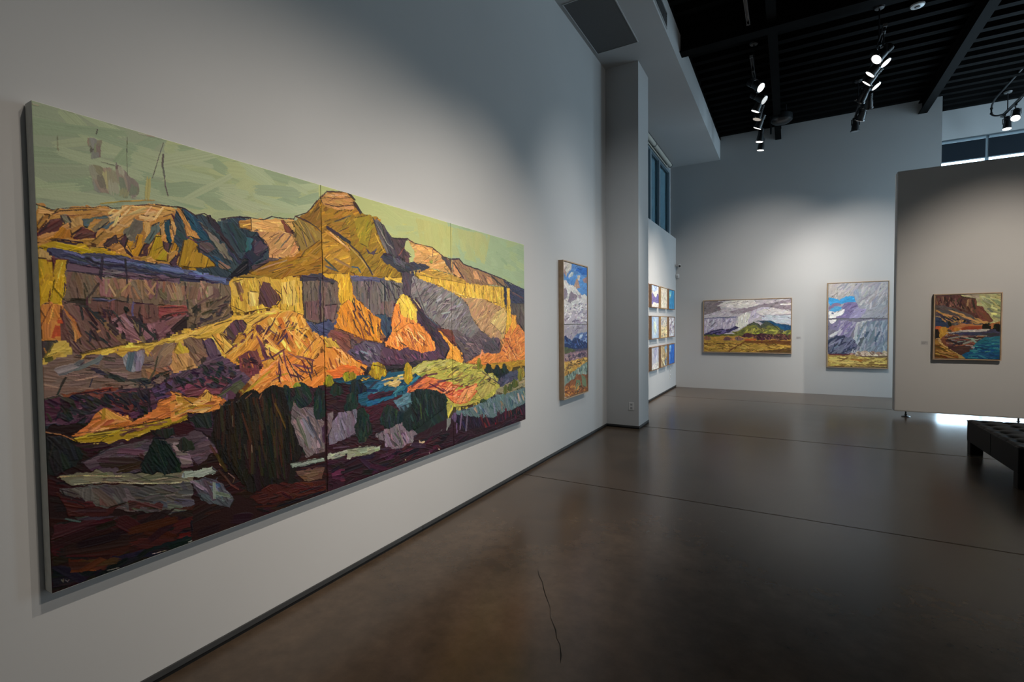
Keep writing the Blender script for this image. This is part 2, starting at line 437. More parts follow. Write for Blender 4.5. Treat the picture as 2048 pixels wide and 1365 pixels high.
class Pic:
    """A picture plane: u to the right, v up; painted on a pixel canvas, then meshed."""
    def __init__(s, axis, plane, u0, u1, v0, v1, ppm, sl=45, sw=10, rag=3.0, relief=0.0022):
        s.axis, s.plane, s.u0, s.u1, s.v0, s.v1, s.ppm = axis, plane, u0, u1, v0, v1, ppm
        s.W, s.H = int((u1 - u0) * ppm), int((v1 - v0) * ppm)
        s.rgb = np.zeros((s.H, s.W, 3), np.float32) + 0.4
        s.hg = np.zeros((s.H, s.W), np.float32)
        s.sl, s.sw, s.relief = sl, sw, relief
        s.accent, s.outline, s.streak = 0.3, 0.0, 0.045
        s.done = np.zeros((s.H, s.W), bool); s.vs = 1.0
        s.dx = rag * smooth_noise(s.H, s.W, 9 * max(1, sw / 8)) + rag * 0.22 * smooth_noise(s.H, s.W, 3)
        s.dy = rag * smooth_noise(s.H, s.W, 9 * max(1, sw / 8)) + rag * 0.22 * smooth_noise(s.H, s.W, 3)
        s.view = (0.0, 0.0, 1.0)
    def v(s, ox, oy, sc): s.view = (ox, oy, sc)
    def px(s, x, y):
        ox, oy, sc = s.view
        f = on_x if s.axis == 'x' else on_y
        p = f(ox + x / sc, oy + y / sc, s.plane)
        u = p[1] if s.axis == 'x' else p[0]
        return ((u - s.u0) * s.ppm, (s.v1 - p[2]) * s.ppm)
    def pts(s, txt):
        return np.array([s.px(*map(float, t.split(','))) for t in txt.split()])
    def mask(s, P):
        x0, y0 = np.floor(P.min(0)).astype(int) - 6; x1, y1 = np.ceil(P.max(0)).astype(int) + 7
        x0, y0, x1, y1 = max(0, x0), max(0, y0), min(s.W, x1), min(s.H, y1)
        if x1 <= x0 or y1 <= y0: return None
        X = np.arange(x0, x1, dtype=np.float32)[None] + s.dx[y0:y1, x0:x1]
        Y = np.arange(y0, y1, dtype=np.float32)[:, None] + s.dy[y0:y1, x0:x1]
        m = np.zeros(X.shape, bool)
        n = len(P)
        for i in range(n):
            ax, ay = P[i]; bx, by = P[(i + 1) % n]
            if ay == by: continue
            c = (ay > Y) != (by > Y)
            m ^= c & (X < (bx - ax) * (Y - ay) / (by - ay) + ax)
        return x0, y0, m
    def dab(s, cx, cy, ang, L, W, col, lift=1.0, clip=None, streak=None):
        streak = s.streak if streak is None else streak
        r = L / 2 + W
        x0, x1 = max(0, int(cx - r)), min(s.W, int(cx + r) + 2)
        y0, y1 = max(0, int(cy - r)), min(s.H, int(cy + r) + 2)
        if clip is not None:
            x0, y0 = max(x0, clip[0]), max(y0, clip[1])
            x1, y1 = min(x1, clip[0] + clip[2].shape[1]), min(y1, clip[1] + clip[2].shape[0])
        if x1 <= x0 or y1 <= y0: return
        X = np.arange(x0, x1, dtype=np.float32)[None] - cx
        Y = np.arange(y0, y1, dtype=np.float32)[:, None] - cy
        ca, sa = math.cos(ang), math.sin(ang)
        S = X * ca + Y * sa; T = -X * sa + Y * ca
        nb = max(3, int(W))
        br = rng.standard_normal(nb).astype(np.float32)
        bi = np.clip(((T / W + 0.5) * nb).astype(int), 0, nb - 1)
        B = br[bi]
        m = (np.abs(S) < L / 2 + B * W * 0.14) & (np.abs(T) < W / 2 * (1 - 0.25 * (2 * S / L) ** 2))
        if clip is not None:
            m &= clip[2][y0 - clip[1]:y1 - clip[1], x0 - clip[0]:x1 - clip[0]]
        if not m.any(): return
        k = (1 + streak * B)[..., None] * col
        a = 0.88
        reg = s.rgb[y0:y1, x0:x1]; reg[m] = reg[m] * (1 - a) + k[m] * a
        hh = lift * (0.55 + 0.75 * (2 * np.abs(T) / W) ** 3 + 0.25 * B + 0.35 * (S / L))
        hr = s.hg[y0:y1, x0:x1]; hr[m] = hr[m] * 0.35 + hh[m]
    def jit(s, col, var):
        var = var * s.vs
        return np.clip(col * (1 + var * rng.standard_normal()) + var * 0.22 * rng.standard_normal(3), 0.005, 1).astype(np.float32)
    # fill a shape with strokes: colours 'rrggbb' or 'rrggbb/rrggbb..', angle in degrees as seen in the view
    def f(s, cols, ang, txt, var=0.07, sl=None, sw=None, dens=1.0, lift=1.0, aj=0.22, P=None, acc=1.0, ol=None):
        cs = [hexc(c) for c in cols.split('/')]
        if P is None: P = s.pts(txt)
        mk = s.mask(P)
        if mk is None or not mk[2].any(): return
        x0, y0, m = mk
        h, w = m.shape
        s.rgb[y0:y0 + h, x0:x0 + w][m] = cs[0]; s.done[y0:y0 + h, x0:x0 + w] |= m
        hr = s.hg[y0:y0 + h, x0:x0 + w]; hr[m] = hr[m] * 0.3 + 0.3 * lift
        sl, sw = sl or s.sl, sw or s.sw
        iy, ix = np.nonzero(m)
        n = int(len(iy) / (sl * sw) * 1.5 * dens) + 2
        cen = P.mean(0)
        ox, oy, sc = s.view
        # view angle -> canvas angle at the centroid
        A = math.radians(ang)
        vx, vy = s._inv(cen)
        q0, q1 = np.array(s.px(vx, vy)), np.array(s.px(vx + 4 * math.cos(A), vy + 4 * math.sin(A)))
        base = math.atan2(q1[1] - q0[1], q1[0] - q0[0])
        for i in rng.integers(0, len(iy), n):
            c = s.jit(cs[0] if len(cs) == 1 or rng.random() < 0.5 else cs[rng.integers(0, len(cs))], var)
            s.dab(x0 + ix[i], y0 + iy[i], base + aj * rng.standard_normal(), sl * (0.6 + 0.8 * rng.random()), sw * (0.6 + 0.8 * rng.random()), c, lift * (0.6 + 0.7 * rng.random()), (x0, y0, m))
        # knife scratches and broken dark contours
        for i in rng.integers(0, len(iy), int(len(iy) / (sl * sw) * 0.55 * acc * s.accent)):
            kk = 0.55 if rng.random() < 0.6 else 1.28
            s.dab(x0 + ix[i], y0 + iy[i], base + aj * rng.standard_normal(), sl * (0.4 + 0.6 * rng.random()), max(1.6, sw * 0.22 * (0.6 + rng.random())), s.jit(cs[0] * kk, var), lift, (x0, y0, m))
        if ol is None: ol = s.outline
        if ol:
            dk = cs[0] * 0.40 + np.array((0.015, 0.0, 0.02), np.float32)
            for i in range(len(P)):
                a_, b_ = P[i], P[(i + 1) % len(P)]
                dv = b_ - a_; Ln = math.hypot(*dv)
                if Ln < 3 or rng.random() > ol: continue
                c_ = a_ + dv * 0.5
                s.dab(c_[0] - 0, c_[1] - 0, math.atan2(dv[1], dv[0]) + 0.03 * rng.standard_normal(), Ln * (0.7 + 0.35 * rng.random()), max(1.8, sw * (0.2 + 0.18 * rng.random())), s.jit(dk, 0.1), 0.5)
    def _inv(s, c):
        # canvas px -> view coordinates
        u, v = s.u0 + c[0] / s.ppm, s.v1 - c[1] / s.ppm
        p = np.array((s.plane, u, v) if s.axis == 'x' else (u, s.plane, v)) - CAM
        z = p @ _fw
        X, Y = 1024 + F_PX * (p @ _rt) / z, 682.5 - F_PX * (p @ _up) / z
        ox, oy, sc = s.view
        return (X - ox) * sc, (Y - oy) * sc
    # painted line through points, w in view units
    def k(s, col, w, txt, var=0.10, lift=0.8):
        c = hexc(col); P = s.pts(txt)
        a = [float(t) for t in txt.split()[0].split(',')]
        q = np.array(s.px(a[0], a[1] + w)) - np.array(s.px(a[0], a[1]))
        wc = max(1.5, abs(q[1]))
        for i in range(len(P) - 1):
            d = P[i + 1] - P[i]; L = math.hypot(*d)
            nseg = max(1, int(L / (wc * 5)))
            for j in range(nseg):
                cx, cy = P[i] + d * (j + 0.5) / nseg
                s.dab(cx, cy, math.atan2(d[1], d[0]) + 0.04 * rng.standard_normal(), L / nseg + wc * 1.1, wc * (0.75 + 0.5 * rng.random()), s.jit(c, var), lift)
    # elliptical clump
    def e(s, col, cx, cy, rx, ry, ang=90, var=0.12, **kw):
        P = np.array([s.px(cx + rx * math.cos(t) * (1 + 0.15 * math.sin(5 * t)), cy + ry * math.sin(t) * (1 + 0.12 * math.sin(3 * t + 1))) for t in np.linspace(0, 2 * math.pi, 18)[:-1]])
        s.f(col, ang, '', var=var, P=P, **kw)
    # scattered small marks inside a shape
    def d(s, col, ang, txt, n, L, W, var=0.12, aj=0.3, lift=1.1):
        cs = [hexc(c) for c in col.split('/')]
        P = s.pts(txt); mk = s.mask(P)
        if mk is None or not mk[2].any(): return
        x0, y0, m = mk
        iy, ix = np.nonzero(m); cen = P.mean(0)
        vx, vy = s._inv(cen); A = math.radians(ang)
        q0, q1 = np.array(s.px(vx, vy)), np.array(s.px(vx + 4 * math.cos(A), vy + 4 * math.sin(A)))
        base = math.atan2(q1[1] - q0[1], q1[0] - q0[0])
        for i in rng.integers(0, len(iy), n):
            s.dab(x0 + ix[i], y0 + iy[i], base + aj * rng.standard_normal(), L * (0.5 + rng.random()), W * (0.6 + 0.8 * rng.random()), s.jit(cs[rng.integers(0, len(cs))], var), lift, (x0, y0, m))
    # carry paint into spots no stroke reached
    def underpaint(s):
        q = 4
        c = s.rgb[::q, ::q].copy(); m = s.done[::q, ::q].copy()
        for _ in range(80):
            if m.all(): break
            for dy, dx in ((1, 0), (-1, 0), (0, 1), (0, -1)):
                m2 = np.roll(m, (dy, dx), (0, 1)); c2 = np.roll(c, (dy, dx), (0, 1))
                if dy == 1: m2[0] = False
                if dy == -1: m2[-1] = False
                if dx == 1: m2[:, 0] = False
                if dx == -1: m2[:, -1] = False
                n = m2 & ~m
                c[n] = c2[n]; m |= n
        up = np.repeat(np.repeat(c, q, 0), q, 1)[:s.H, :s.W]
        nd = ~s.done
        s.rgb[nd] = up[nd] * (1 + 0.05 * smooth_noise(s.H, s.W, 4)[nd][:, None])
    def blur_height(s):
        s.underpaint()
        h = s.hg
        for _ in range(1):
            h = (h + np.roll(h, 1, 0) + np.roll(h, -1, 0) + np.roll(h, 1, 1) + np.roll(h, -1, 1)) / 5
        s.hg = h + 0.06 * smooth_noise(s.H, s.W, 2)
    # mesh the canvas between u=a and u=b (metres) as one relief surface
    def surface(s, a, b, lo, hi, nx, ny, parent, origin, gain, name='painted_surface', front=None):
        us = np.linspace(a, b, nx); vs = np.linspace(hi, lo, ny)
        ix = np.clip(((us - s.u0) * s.ppm).astype(int), 0, s.W - 1)
        iy = np.clip(((s.v1 - vs) * s.ppm).astype(int), 0, s.H - 1)
        rgb = s2l(s.rgb[iy][:, ix]) * gain
        hg = (s.hg[iy][:, ix] * s.relief + 0.0006).astype(np.float32)
        hg[0] = hg[-1] = 0.0002; hg[:, 0] = hg[:, -1] = 0.0002
        U, V = np.meshgrid(us, vs)
        c = s.plane if front is None else front
        L = origin
        co = np.empty((ny, nx, 3), np.float32)
        if s.axis == 'x': co[..., 0] = c + hg - L[0]; co[..., 1] = U - L[1]
        else: co[..., 1] = c - hg - L[1]; co[..., 0] = U - L[0]
        co[..., 2] = V - L[2]
        me = bpy.data.meshes.new(name)
        nq = (nx - 1) * (ny - 1)
        me.vertices.add(nx * ny); me.loops.add(nq * 4); me.polygons.add(nq)
        me.vertices.foreach_set('co', co.ravel())
        idx = np.arange(nx * ny, dtype=np.int32).reshape(ny, nx)
        q = np.stack([idx[:-1, :-1], idx[1:, :-1], idx[1:, 1:], idx[:-1, 1:]], -1).reshape(-1, 4)
        me.loops.foreach_set('vertex_index', q.ravel())
        me.polygons.foreach_set('loop_start', np.arange(nq, dtype=np.int32) * 4)
        me.polygons.foreach_set('use_smooth', np.ones(nq, bool))
        me.update(calc_edges=True)
        at = me.color_attributes.new('paint', 'FLOAT_COLOR', 'POINT')
        cc = np.ones((ny * nx, 4), np.float32); cc[:, :3] = np.clip(rgb, 0, 0.95).reshape(-1, 3)
        at.data.foreach_set('color', cc.ravel())
        me.materials.append(M['paint'])
        o = bpy.data.objects.new(name, me); COL.objects.link(o); o.parent = parent
        return o
# ------------------------------------------------------------------ the mesa triptych
T = Pic('x', 0.07, 0.705, 4.502, 0.606, 2.44, 500, sl=42, sw=9.5, rag=2.2)
f, k, e, d = T.f, T.k, T.e, T.d
# sky
T.accent, T.outline = 1.25, 0.36
T.v(0, 0, 1)
T.streak = 0.022
_sky = dict(var=0.014, lift=.12, acc=0, ol=0)
f('929c81/99a386/8c967b', 8, '40,180 645,350 645,450 600,440 60,430', sl=110, sw=34, **_sky)
d('9ea880/a4ab80/98a47c', 8, '330,280 645,360 645,450 440,446 330,420', 130, 90, 26, var=.014, lift=.12)
d('8a9a7c/a0aa88', 8, '60,200 640,370 640,430 60,400', 60, 100, 22, var=.014, lift=.12)
f('a8ae76/a2ac7a/b0ae6c', 14, '636,360 905,440 905,560 780,500 640,470', sl=90, sw=26, **_sky)
f('94a682/9caa7e/8ca07e', 16, '895,440 1060,480 1060,600 895,540', sl=90, sw=26, **_sky)
T.streak = 0.02; d('a9ad70/aaaa6c', 80, '830,435 905,455 905,515 845,505', 40, 70, 40, var=.012, lift=.1); d('9fa874/a2a670', 85, '902,455 980,470 970,530 902,510', 40, 70, 40, var=.012, lift=.1)
T.v(0, 180, 3.4125)
d('847f6e/8c8674', 80, '600,340 700,340 680,460 600,460', 10, 26, 12, lift=.4)
d('8a8472/827c6a/908a76', 75, '610,520 830,520 950,640 940,740 830,740 640,690', 26, 34, 15, lift=.4)
d('7a7468', 85, '890,640 950,650 945,720 890,730', 6, 30, 14, lift=.4)
k('4a4640', 5, '665,268 655,300'); k('5b5c4c', 3, '868,320 864,450 870,580'); k('4a423e', 4, '1115,358 1085,450 1040,600'); k('5c4c50', 12, '1108,440 1112,520 1120,590'); k('5f5254', 8, '1120,600 1130,660 1145,720')
k('6a6858', 3, '690,490 780,515'); k('5a5450', 6, '795,495 790,522'); k('a4a05c', 26, '1012,610 1005,740'); k('a8903c', 12, '690,775 820,760 1050,752')
k('746c5c', 4, '392,310 395,410')
k('b0ae98', 10, '222,92 262,104'); k('a9a890', 8, '400,120 560,175'); k('a8a68c', 8, '950,295 1160,345')
T.streak = 0.07
# ---- left mountain
f('b8823f/c28f4e/a8763a', -30, '235,770 300,790 370,815 500,800 730,790 760,805 900,790 1060,780 1215,800 1300,1000 1365,1190 1215,1200 1050,1170 900,1140 700,1065 400,1020 235,1050')
f('c89a55', 20, '245,780 330,815 400,830 350,850 300,880 250,900'); f('a8702f', -40, '250,930 300,850 340,850 330,880 260,960')
f('c8904c/b5762f', 0, '390,830 600,810 830,805 820,840 600,850 400,850'); f('c79a5c', 80, '470,870 570,870 570,930 480,950')
f('7d7460', 50, '410,850 450,845 490,910 460,930 430,900'); f('5a2c2b/4c262a', -35, '250,985 350,890 410,875 445,910 400,960 260,1000')
f('b8741f', -60, '330,1020 420,940 480,950 490,1000 400,1018'); f('5d2e2b/6a3a34', -25, '485,990 560,940 660,960 640,1000 540,1020 490,1010')
f('46565a/5a6560', -15, '570,890 690,860 800,840 835,855 780,875 620,890 600,940 570,930'); f('857455', -40, '620,940 700,880 760,870 690,940 650,960')
f('465a60', -38, '660,960 750,890 800,885 720,940'); f('cb9a58', -35, '720,940 830,870 950,850 930,890 880,920 780,980 740,970')
f('a9803a', -38, '610,1045 720,960 770,970 760,1000 660,1055'); f('cc9a54/c08a48', 0, '840,800 1060,785 1200,800 1210,830 1100,870 1000,850 900,860 840,840')
f('d4a86c', 5, '950,850 1080,870 1040,890 960,880'); f('d09650', 55, '1170,850 1215,800 1240,830 1365,1010 1365,1030 1300,980 1230,900')
f('6e6557/5c5650', -55, '840,980 920,880 985,900 960,980 900,1050 870,1020'); f('c49558', -65, '975,950 1000,900 1040,900 1000,990')
f('5a6863/4c5a5c', -62, '985,1040 1030,930 1090,900 1090,950 1060,1000 1020,1050'); f('c99c5c', 85, '1090,940 1130,880 1116,980 1095,1000')
f('1f4256/2c4e5e', 75, '1115,890 1160,885 1165,960 1185,1030 1160,1060 1130,1000'); f('cfa061', 65, '1165,900 1190,900 1235,990 1230,1010 1190,1010')
k('3d1d24', 17, '1175,855 1220,950 1250,1010 1240,1080 1200,1160 1180,1200')
f('4a2f36', -30, '700,1060 790,985 805,1050 740,1070'); f('4a2c34/3a2430', 70, '800,1020 860,980 870,1010 850,1080 910,1140 860,1110')
f('bb8417/c9951e', -60, '860,1050 900,1030 890,1090 920,1080 940,990 980,990 960,1100 940,1140 900,1110'); f('4a2b31', -60, '945,1140 985,1050 1020,1050 990,1140')
f('ad8a16/bd9a24', -55, '1010,1130 1060,1000 1100,1000 1110,1060 1145,1120 1140,1170 1060,1160'); f('5a3c40', 60, '1110,1030 1160,1040 1150,1110 1120,1080')
f('b98519', -65, '1160,1110 1200,1000 1225,1010 1200,1100'); f('c08a18/b88420', -80, '1215,1200 1250,1030 1290,1010 1310,1060 1290,1190 1250,1200')
f('4a3040', -40, '1155,1180 1200,1130 1210,1180 1180,1210')
f('b38f12/c7a018/a8801c', 10, '240,1065 370,1035 500,1050 640,1070 730,1080 720,1100 880,1130 900,1150 700,1115 560,1105 430,1085 240,1075')
k('33242a', 7, '245,775 340,812 370,818'); k('3b2a28', 6, '370,840 400,808 500,800 560,800 640,800 730,788 765,806 830,802'); k('3b2a28', 5, '1060,780 1215,800'); k('5e3a20', 5, '380,850 480,858 620,848')
k('2e2228', 8, '245,1045 330,1035 400,1018 480,1030 560,1042'); k('3a2a30', 7, '720,1082 700,1062 640,1068')
d('e0b878', -30, '720,800 1200,800 1100,870 760,960', 16, 40, 4, lift=1.6)
# ---- middle of the upper range
T.v(350, 330, 3.4125)
f('33404a/2a3440', 55, '0,285 60,290 130,340 200,335 290,385 420,355 520,365 640,560 640,640 480,700 360,770 200,720 60,690 0,500')
f('c48a48', 55, '0,285 30,290 80,370 170,505 120,500 75,480 60,400 20,330'); f('a8801f/b8902c', -75, '20,690 60,510 110,500 150,560 160,600 230,630 280,690 200,700 120,700 60,690')
f('24485a/1c3a4e', 55, '40,295 130,345 210,430 250,520 230,540 170,510 90,390'); f('6d655c/7a7068', 52, '160,390 230,440 270,500 300,540 380,640 400,660 360,640 280,560 240,500')
f('2e2430/382c3a', 52, '195,340 240,345 290,400 340,480 390,560 440,640 470,660 430,650 350,560 300,490 250,420')
f('7a6f66/6c6460', 55, '215,440 280,490 340,560 390,640 370,650 290,580 240,510'); f('2b3d44/22303c', 65, '320,395 400,395 440,430 500,450 560,450 520,500 480,590 440,600 400,540 350,450')
f('5a4a4e', 30, '155,540 220,520 270,570 240,600 170,600'); f('244a60', 45, '230,620 280,620 390,720 370,730 290,680'); f('8a6a5a', 45, '290,650 330,670 380,710 350,720 300,690')
k('1d2830', 12, '150,560 230,610 300,670 390,740'); k('4a2a34', 10, '80,490 150,530 220,515')
f('cf9d5a/d4a668', 5, '515,365 650,365 810,372 800,440 770,460 740,440 520,445'); f('c08e58/b88450', -40, '560,455 740,450 800,480 830,550 850,600 760,610 640,610 640,560 600,500')
f('b5863f', 0, '430,385 515,365 520,440 440,430'); f('6b3f2f', 60, '715,375 740,375 800,450 770,470 730,410'); k('6a5a48', 10, '680,540 745,460'); k('5f5248', 9, '720,560 790,480'); k('8f6c48', 8, '620,560 700,480')
f('262a38/1c202e', 60, '480,490 560,480 610,530 640,570 600,620 520,680 490,700 440,690 470,620 500,560 480,520'); f('2f5a68', 80, '480,490 530,500 510,580 480,600'); f('4b3a4a/3c3246', -40, '540,500 640,560 560,620 530,600')
f('17161c', -45, '360,770 440,690 470,640 500,650 490,730 430,750'); f('4f3d44', -12, '520,690 640,640 750,630 740,645 650,665 540,710')
f('8a7036/967838', 60, '800,390 850,365 920,400 1000,470 1000,510 870,590 845,560 820,450'); k('5a5040', 12, '820,480 858,585'); k('554c40', 10, '865,460 900,555'); k('6a5c44', 8, '900,430 950,530')
f('9a6e1a/a87c26/8c621a', -25, '500,740 640,660 860,600 1000,505 1010,700 880,750 720,775 620,765'); k('b99068', 9, '540,725 640,690 760,650'); k('6b4a2a', 8, '640,725 720,705 800,680')
f('976c1c/8a621c/a67a2c', -40, '820,352 900,325 975,235 1040,180 1175,185 1225,240 1275,335 1340,345 1400,370 1400,745 1010,745 1000,470 900,395')
f('b08047/c0905a/a87840', 8, '985,215 1040,182 1175,188 1210,240 1225,300 1110,310 1010,270'); k('4a2c22', 7, '1020,265 1100,285 1225,272'); k('5e3c26', 6, '1000,215 1090,230 1200,222'); k('d0a878', 5, '1030,205 1170,208')
f('7e5a1c/8c6820', -50, '830,350 920,322 985,240 1000,420 930,400'); k('2a1e22', 20, '1180,190 1220,230'); k('2a1e22', 24, '1225,262 1250,300 1275,338'); k('3a2a28', 8, '900,325 975,238 1035,180 1175,183')
f('8e7a1c/9a862a', -45, '1190,430 1290,350 1345,345 1370,400 1350,570 1290,560 1250,530 1195,470'); f('8a6c20', -35, '1080,400 1230,330 1280,345 1190,420 1110,460')
k('4a4238', 9, '1090,385 1200,345'); k('2c2630', 24, '1040,425 1130,490 1190,530 1240,600 1300,650 1350,705'); f('c08a3c/cc9848', 42, '1010,440 1060,460 1180,550 1200,590 1130,540 1060,490'); k('b99068', 11, '1060,460 1200,590 1240,640 1340,740')
f('b0842c/a87a24', -20, '1005,490 1100,540 1195,610 1210,700 1010,650'); k('3b3a44', 15, '1020,650 1110,720'); k('4a4650', 13, '1030,690 1090,720'); k('8d6b45', 16, '1090,640 1200,700'); k('2a4a60', 13, '1215,690 1240,680 1260,720 1220,740'); k('2c2a3a', 10, '1210,700 1225,745'); k('b0963c', 12, '1230,560 1330,650'); k('5a4a58', 12, '1290,570 1330,600 1365,560')
k('2f2226', 9, '0,285 60,295 130,340 200,335 280,380 300,370 420,355 520,360 600,374 660,350 700,360 810,368 820,350 900,325'); k('3b2a2c', 10, '820,350 880,372 960,420 1000,460'); k('d8b070', 6, '520,450 700,452 790,470')
# ---- panel two and three: range and cliffs
T.v(700, 380, 3.4125)
f('8a6a1a/967624', -45, '0,165 75,170 140,175 160,220 230,380 260,420 210,470 250,500 340,560 350,600 150,590 30,570 0,560')
f('8e7a1e/9c882a', -55, '20,190 130,172 150,260 120,390 60,360'); f('4a3a48', 40, '100,390 140,430 185,400 160,450 120,430'); k('b08a50', 13, '0,390 80,480 160,580'); k('2c2630', 16, '0,375 60,430 120,520 150,575'); k('2c5068', 12, '10,525 50,530 70,560')
k('b89038', 12, '170,300 240,440'); f('5c5658/6a6260', 62, '150,190 215,222 270,310 300,390 255,440 200,330'); f('4a4448/3c383e', 62, '215,222 285,322 330,400 320,460 270,450 240,350'); k('8a7d70', 7, '175,220 250,360 290,400'); k('3a343a', 9, '155,195 230,340 290,440')
f('4a3a3c/5a4244', 60, '280,326 390,333 370,400 420,450 380,485 330,450 300,390'); k('7a4c40', 7, '370,390 330,450'); k('2c2226', 10, '285,325 340,335 395,332')
f('c0935a/c98d50/b8904e', -20, '390,333 430,358 560,392 640,455 695,480 695,580 600,545 520,525 430,485 440,430'); f('cf9a58', 10, '440,375 560,400 620,440 560,450 480,420'); f('8a8840', -20, '530,490 570,470 560,505'); k('4a3840', 9, '565,400 562,450'); f('4f4440', 60, '600,420 640,460 690,480 690,570 650,500'); k('7a6a48', 8, '640,530 690,580'); k('3c2c2c', 7, '400,340 430,360 560,392 640,458 690,472')
f('39363e/2e2c38', 20, '205,460 230,432 330,460 380,500 430,490 545,520 530,542 430,552 360,562 310,532 240,502'); f('56525a/44464e', 45, '280,440 380,500 370,540 300,500'); f('463a44/54424a', 85, '355,560 430,570 410,720 380,732 355,680'); k('2c3c4c', 8, '440,500 470,540 420,580'); k('b09050', 7, '410,560 480,545')
f('b08a3a/a8843a', 10, '440,575 540,530 690,580 800,622 700,640 560,610')
f('8a6a4c/7c5c4a', 55, '695,470 745,473 780,510 880,545 1050,610 1060,662 800,628 760,600 700,575'); f('c8905c', 55, '700,500 720,500 765,590 740,600 705,570'); f('cf9866', 60, '835,555 860,560 900,615 850,610'); f('c49060', 50, '930,590 960,600 985,640 940,640')
k('3a2a30', 16, '708,500 740,550 770,600'); k('332630', 10, '695,470 745,473 775,508 880,545 1050,612 1100,640 1190,682'); k('3a2c34', 12, '965,590 1045,660'); k('4c3830', 8, '870,560 890,615'); k('4c3830', 8, '910,580 930,630'); k('4c3830', 7, '985,600 1010,650')
f('3a3a50/2e3244', 35, '1045,615 1100,642 1200,685 1200,775 1100,772 1080,690'); k('7a5a4c', 8, '1060,640 1120,720'); k('6b4c44', 8, '1110,700 1180,740')
f('d2a840/dcb450/c89c3a', 82, '440,572 560,602 700,622 790,640 1055,665 1062,822 1030,792 900,745 810,745 720,715 640,665 560,635 470,605')
for _c in ('785,640 788,665 768,705', '850,648 850,692', '910,658 906,712', '980,664 980,740', '600,600 600,620', '735,630 732,660', '1030,668 1034,740'): k('4a3224', 7, _c)
k('7a5a28', 5, '440,572 560,600 790,638 1050,664'); k('e0c070', 6, '700,690 800,735 900,742'); k('6a4a28', 5, '720,712 860,745 1000,770')
f('5a5048/4c4440', 80, '1090,770 1200,778 1200,970 1140,895 1100,835'); f('2c2a38', 88, '1048,655 1068,668 1065,800 1053,790'); f('3c3a4a', 70, '1095,830 1130,880 1120,930 1100,900')
f('77706e/857e7e/6a6264', -50, '425,590 560,640 700,700 760,740 810,800 830,880 870,950 820,1010 740,940 620,930 520,850 450,740 410,715')
d('4b434c/544a50', -48, '450,650 800,800 800,960 540,850', 60, 26, 4); d('a09aa4/98908c', -50, '560,680 760,760 800,880 640,900', 24, 40, 5)
k('4a4044', 8, '480,720 560,650'); k('463c42', 7, '520,760 580,700'); k('40363c', 8, '430,600 470,720 520,850')
f('b08a62/a8805c/bc9868', -55, '760,735 900,745 1030,800 1060,880 1060,965 960,1005 900,950 830,870 810,790'); f('d0b070/c8a468', -60, '1000,830 1050,800 1085,880 1040,985 955,900'); d('7a5848', -55, '820,800 1040,850 1000,980 880,900', 20, 24, 3)
f('d8a838/e0b440', 88, '1070,668 1088,668 1095,830 1102,900 1060,980 1072,830'); k('8a6030', 5, '1070,670 1068,800')
# gray wall and orange drape in panel two
f('67605e/5c5656/706866', 88, '10,595 355,608 355,722 300,760 290,852 240,862 150,862 110,832 30,700'); f('d0aa44', 10, '240,592 350,602 352,640 290,625 240,612'); f('6f5a56/786262', 88, '100,770 300,760 290,852 150,872'); f('53506a', 5, '0,580 120,590 235,600 235,620 110,612 10,606')
for _c in ('128,612 128,760 132,850', '232,612 236,850', '60,610 70,740'): k('2b2830', 8, _c)
f('3a4858/324050', 60, '170,850 240,850 282,920 240,1022 200,940'); k('2c3040', 10, '240,850 250,1000'); f('d08426/d8922e', 65, '0,690 10,640 40,740 130,815 200,930 245,1012 180,1022 60,992 0,1002')
f('7a4c34/8a5a3a', 65, '50,880 120,900 200,960 245,1012 180,1030 60,1000'); d('b86a28/6b3f2a', 62, '10,720 130,830 230,1000 80,980', 22, 40, 6)
f('dcb848/e4c45c', 70, '320,760 350,715 390,720 445,800 452,892 400,872 340,842'); f('e08a40/d87c34', 75, '278,925 300,800 335,768 345,852 400,872 442,900 380,962 300,962'); k('5a4440', 7, '330,830 345,900 300,950'); k('604030', 6, '392,850 385,900')
f('43323c/4c3a48/382a36', 55, '410,740 450,738 530,870 620,930 600,962 685,1052 645,1145 580,1055 520,945 455,885 465,800'); k('d0b880', 8, '430,740 478,805'); k('4c5460', 8, '520,860 600,930')
f('e0873c/e8964c/d47830', 70, '243,1062 300,980 400,908 480,918 540,1000 572,1042 578,1092 480,1112 330,1092'); d('b06a2c/8a4a28/f0a860', 65, '270,1050 400,930 480,930 560,1060 400,1090', 34, 34, 5)
f('53384a/5e4458/463040', 65, '160,1162 240,1072 330,1094 380,1070 480,1112 580,1096 645,1152 500,1168 350,1192 200,1192'); d('2e2430/7a5060', 60, '200,1160 330,1110 560,1110 500,1160', 20, 34, 6)
f('6a3c30/5c342c', 30, '590,940 690,958 785,1002 820,1042 700,1052 640,1002'); f('5f5054/544850', 40, '700,960 820,1010 880,960 960,1010 1000,1018 1022,1102 860,1132 790,1172 770,1112 720,1042'); d('3a3038/8a7470', 45, '720,980 900,1000 1000,1080 800,1140', 26, 30, 5); f('4c444a', 60, '900,1040 990,1015 1020,1095 930,1110')
f('e09838/e8a848', 60, '600,952 650,1000 700,1060 762,1112 762,1172 660,1152 682,1082'); k('3a2420', 6, '610,950 680,1010 740,1080 770,1160')
f('d5803c/dc8e4c/c87034', -35, '780,1192 900,1112 1020,1122 1060,1000 1100,930 1150,930 1200,1000 1200,1172 1060,1192 860,1192'); d('7a3f38/e8a468', 65, '1030,1010 1180,960 1190,1150 1050,1160', 30, 44, 5); k('d88a5a', 14, '880,1160 900,1100 915,1130'); f('e09a3c', 80, '1102,850 1130,860 1140,930 1100,990'); k('6a3430', 7, '1070,1030 1140,1160')
f('b58a28/a87c24', 0, '1000,1180 1200,1158 1200,1200 1080,1218 880,1202')
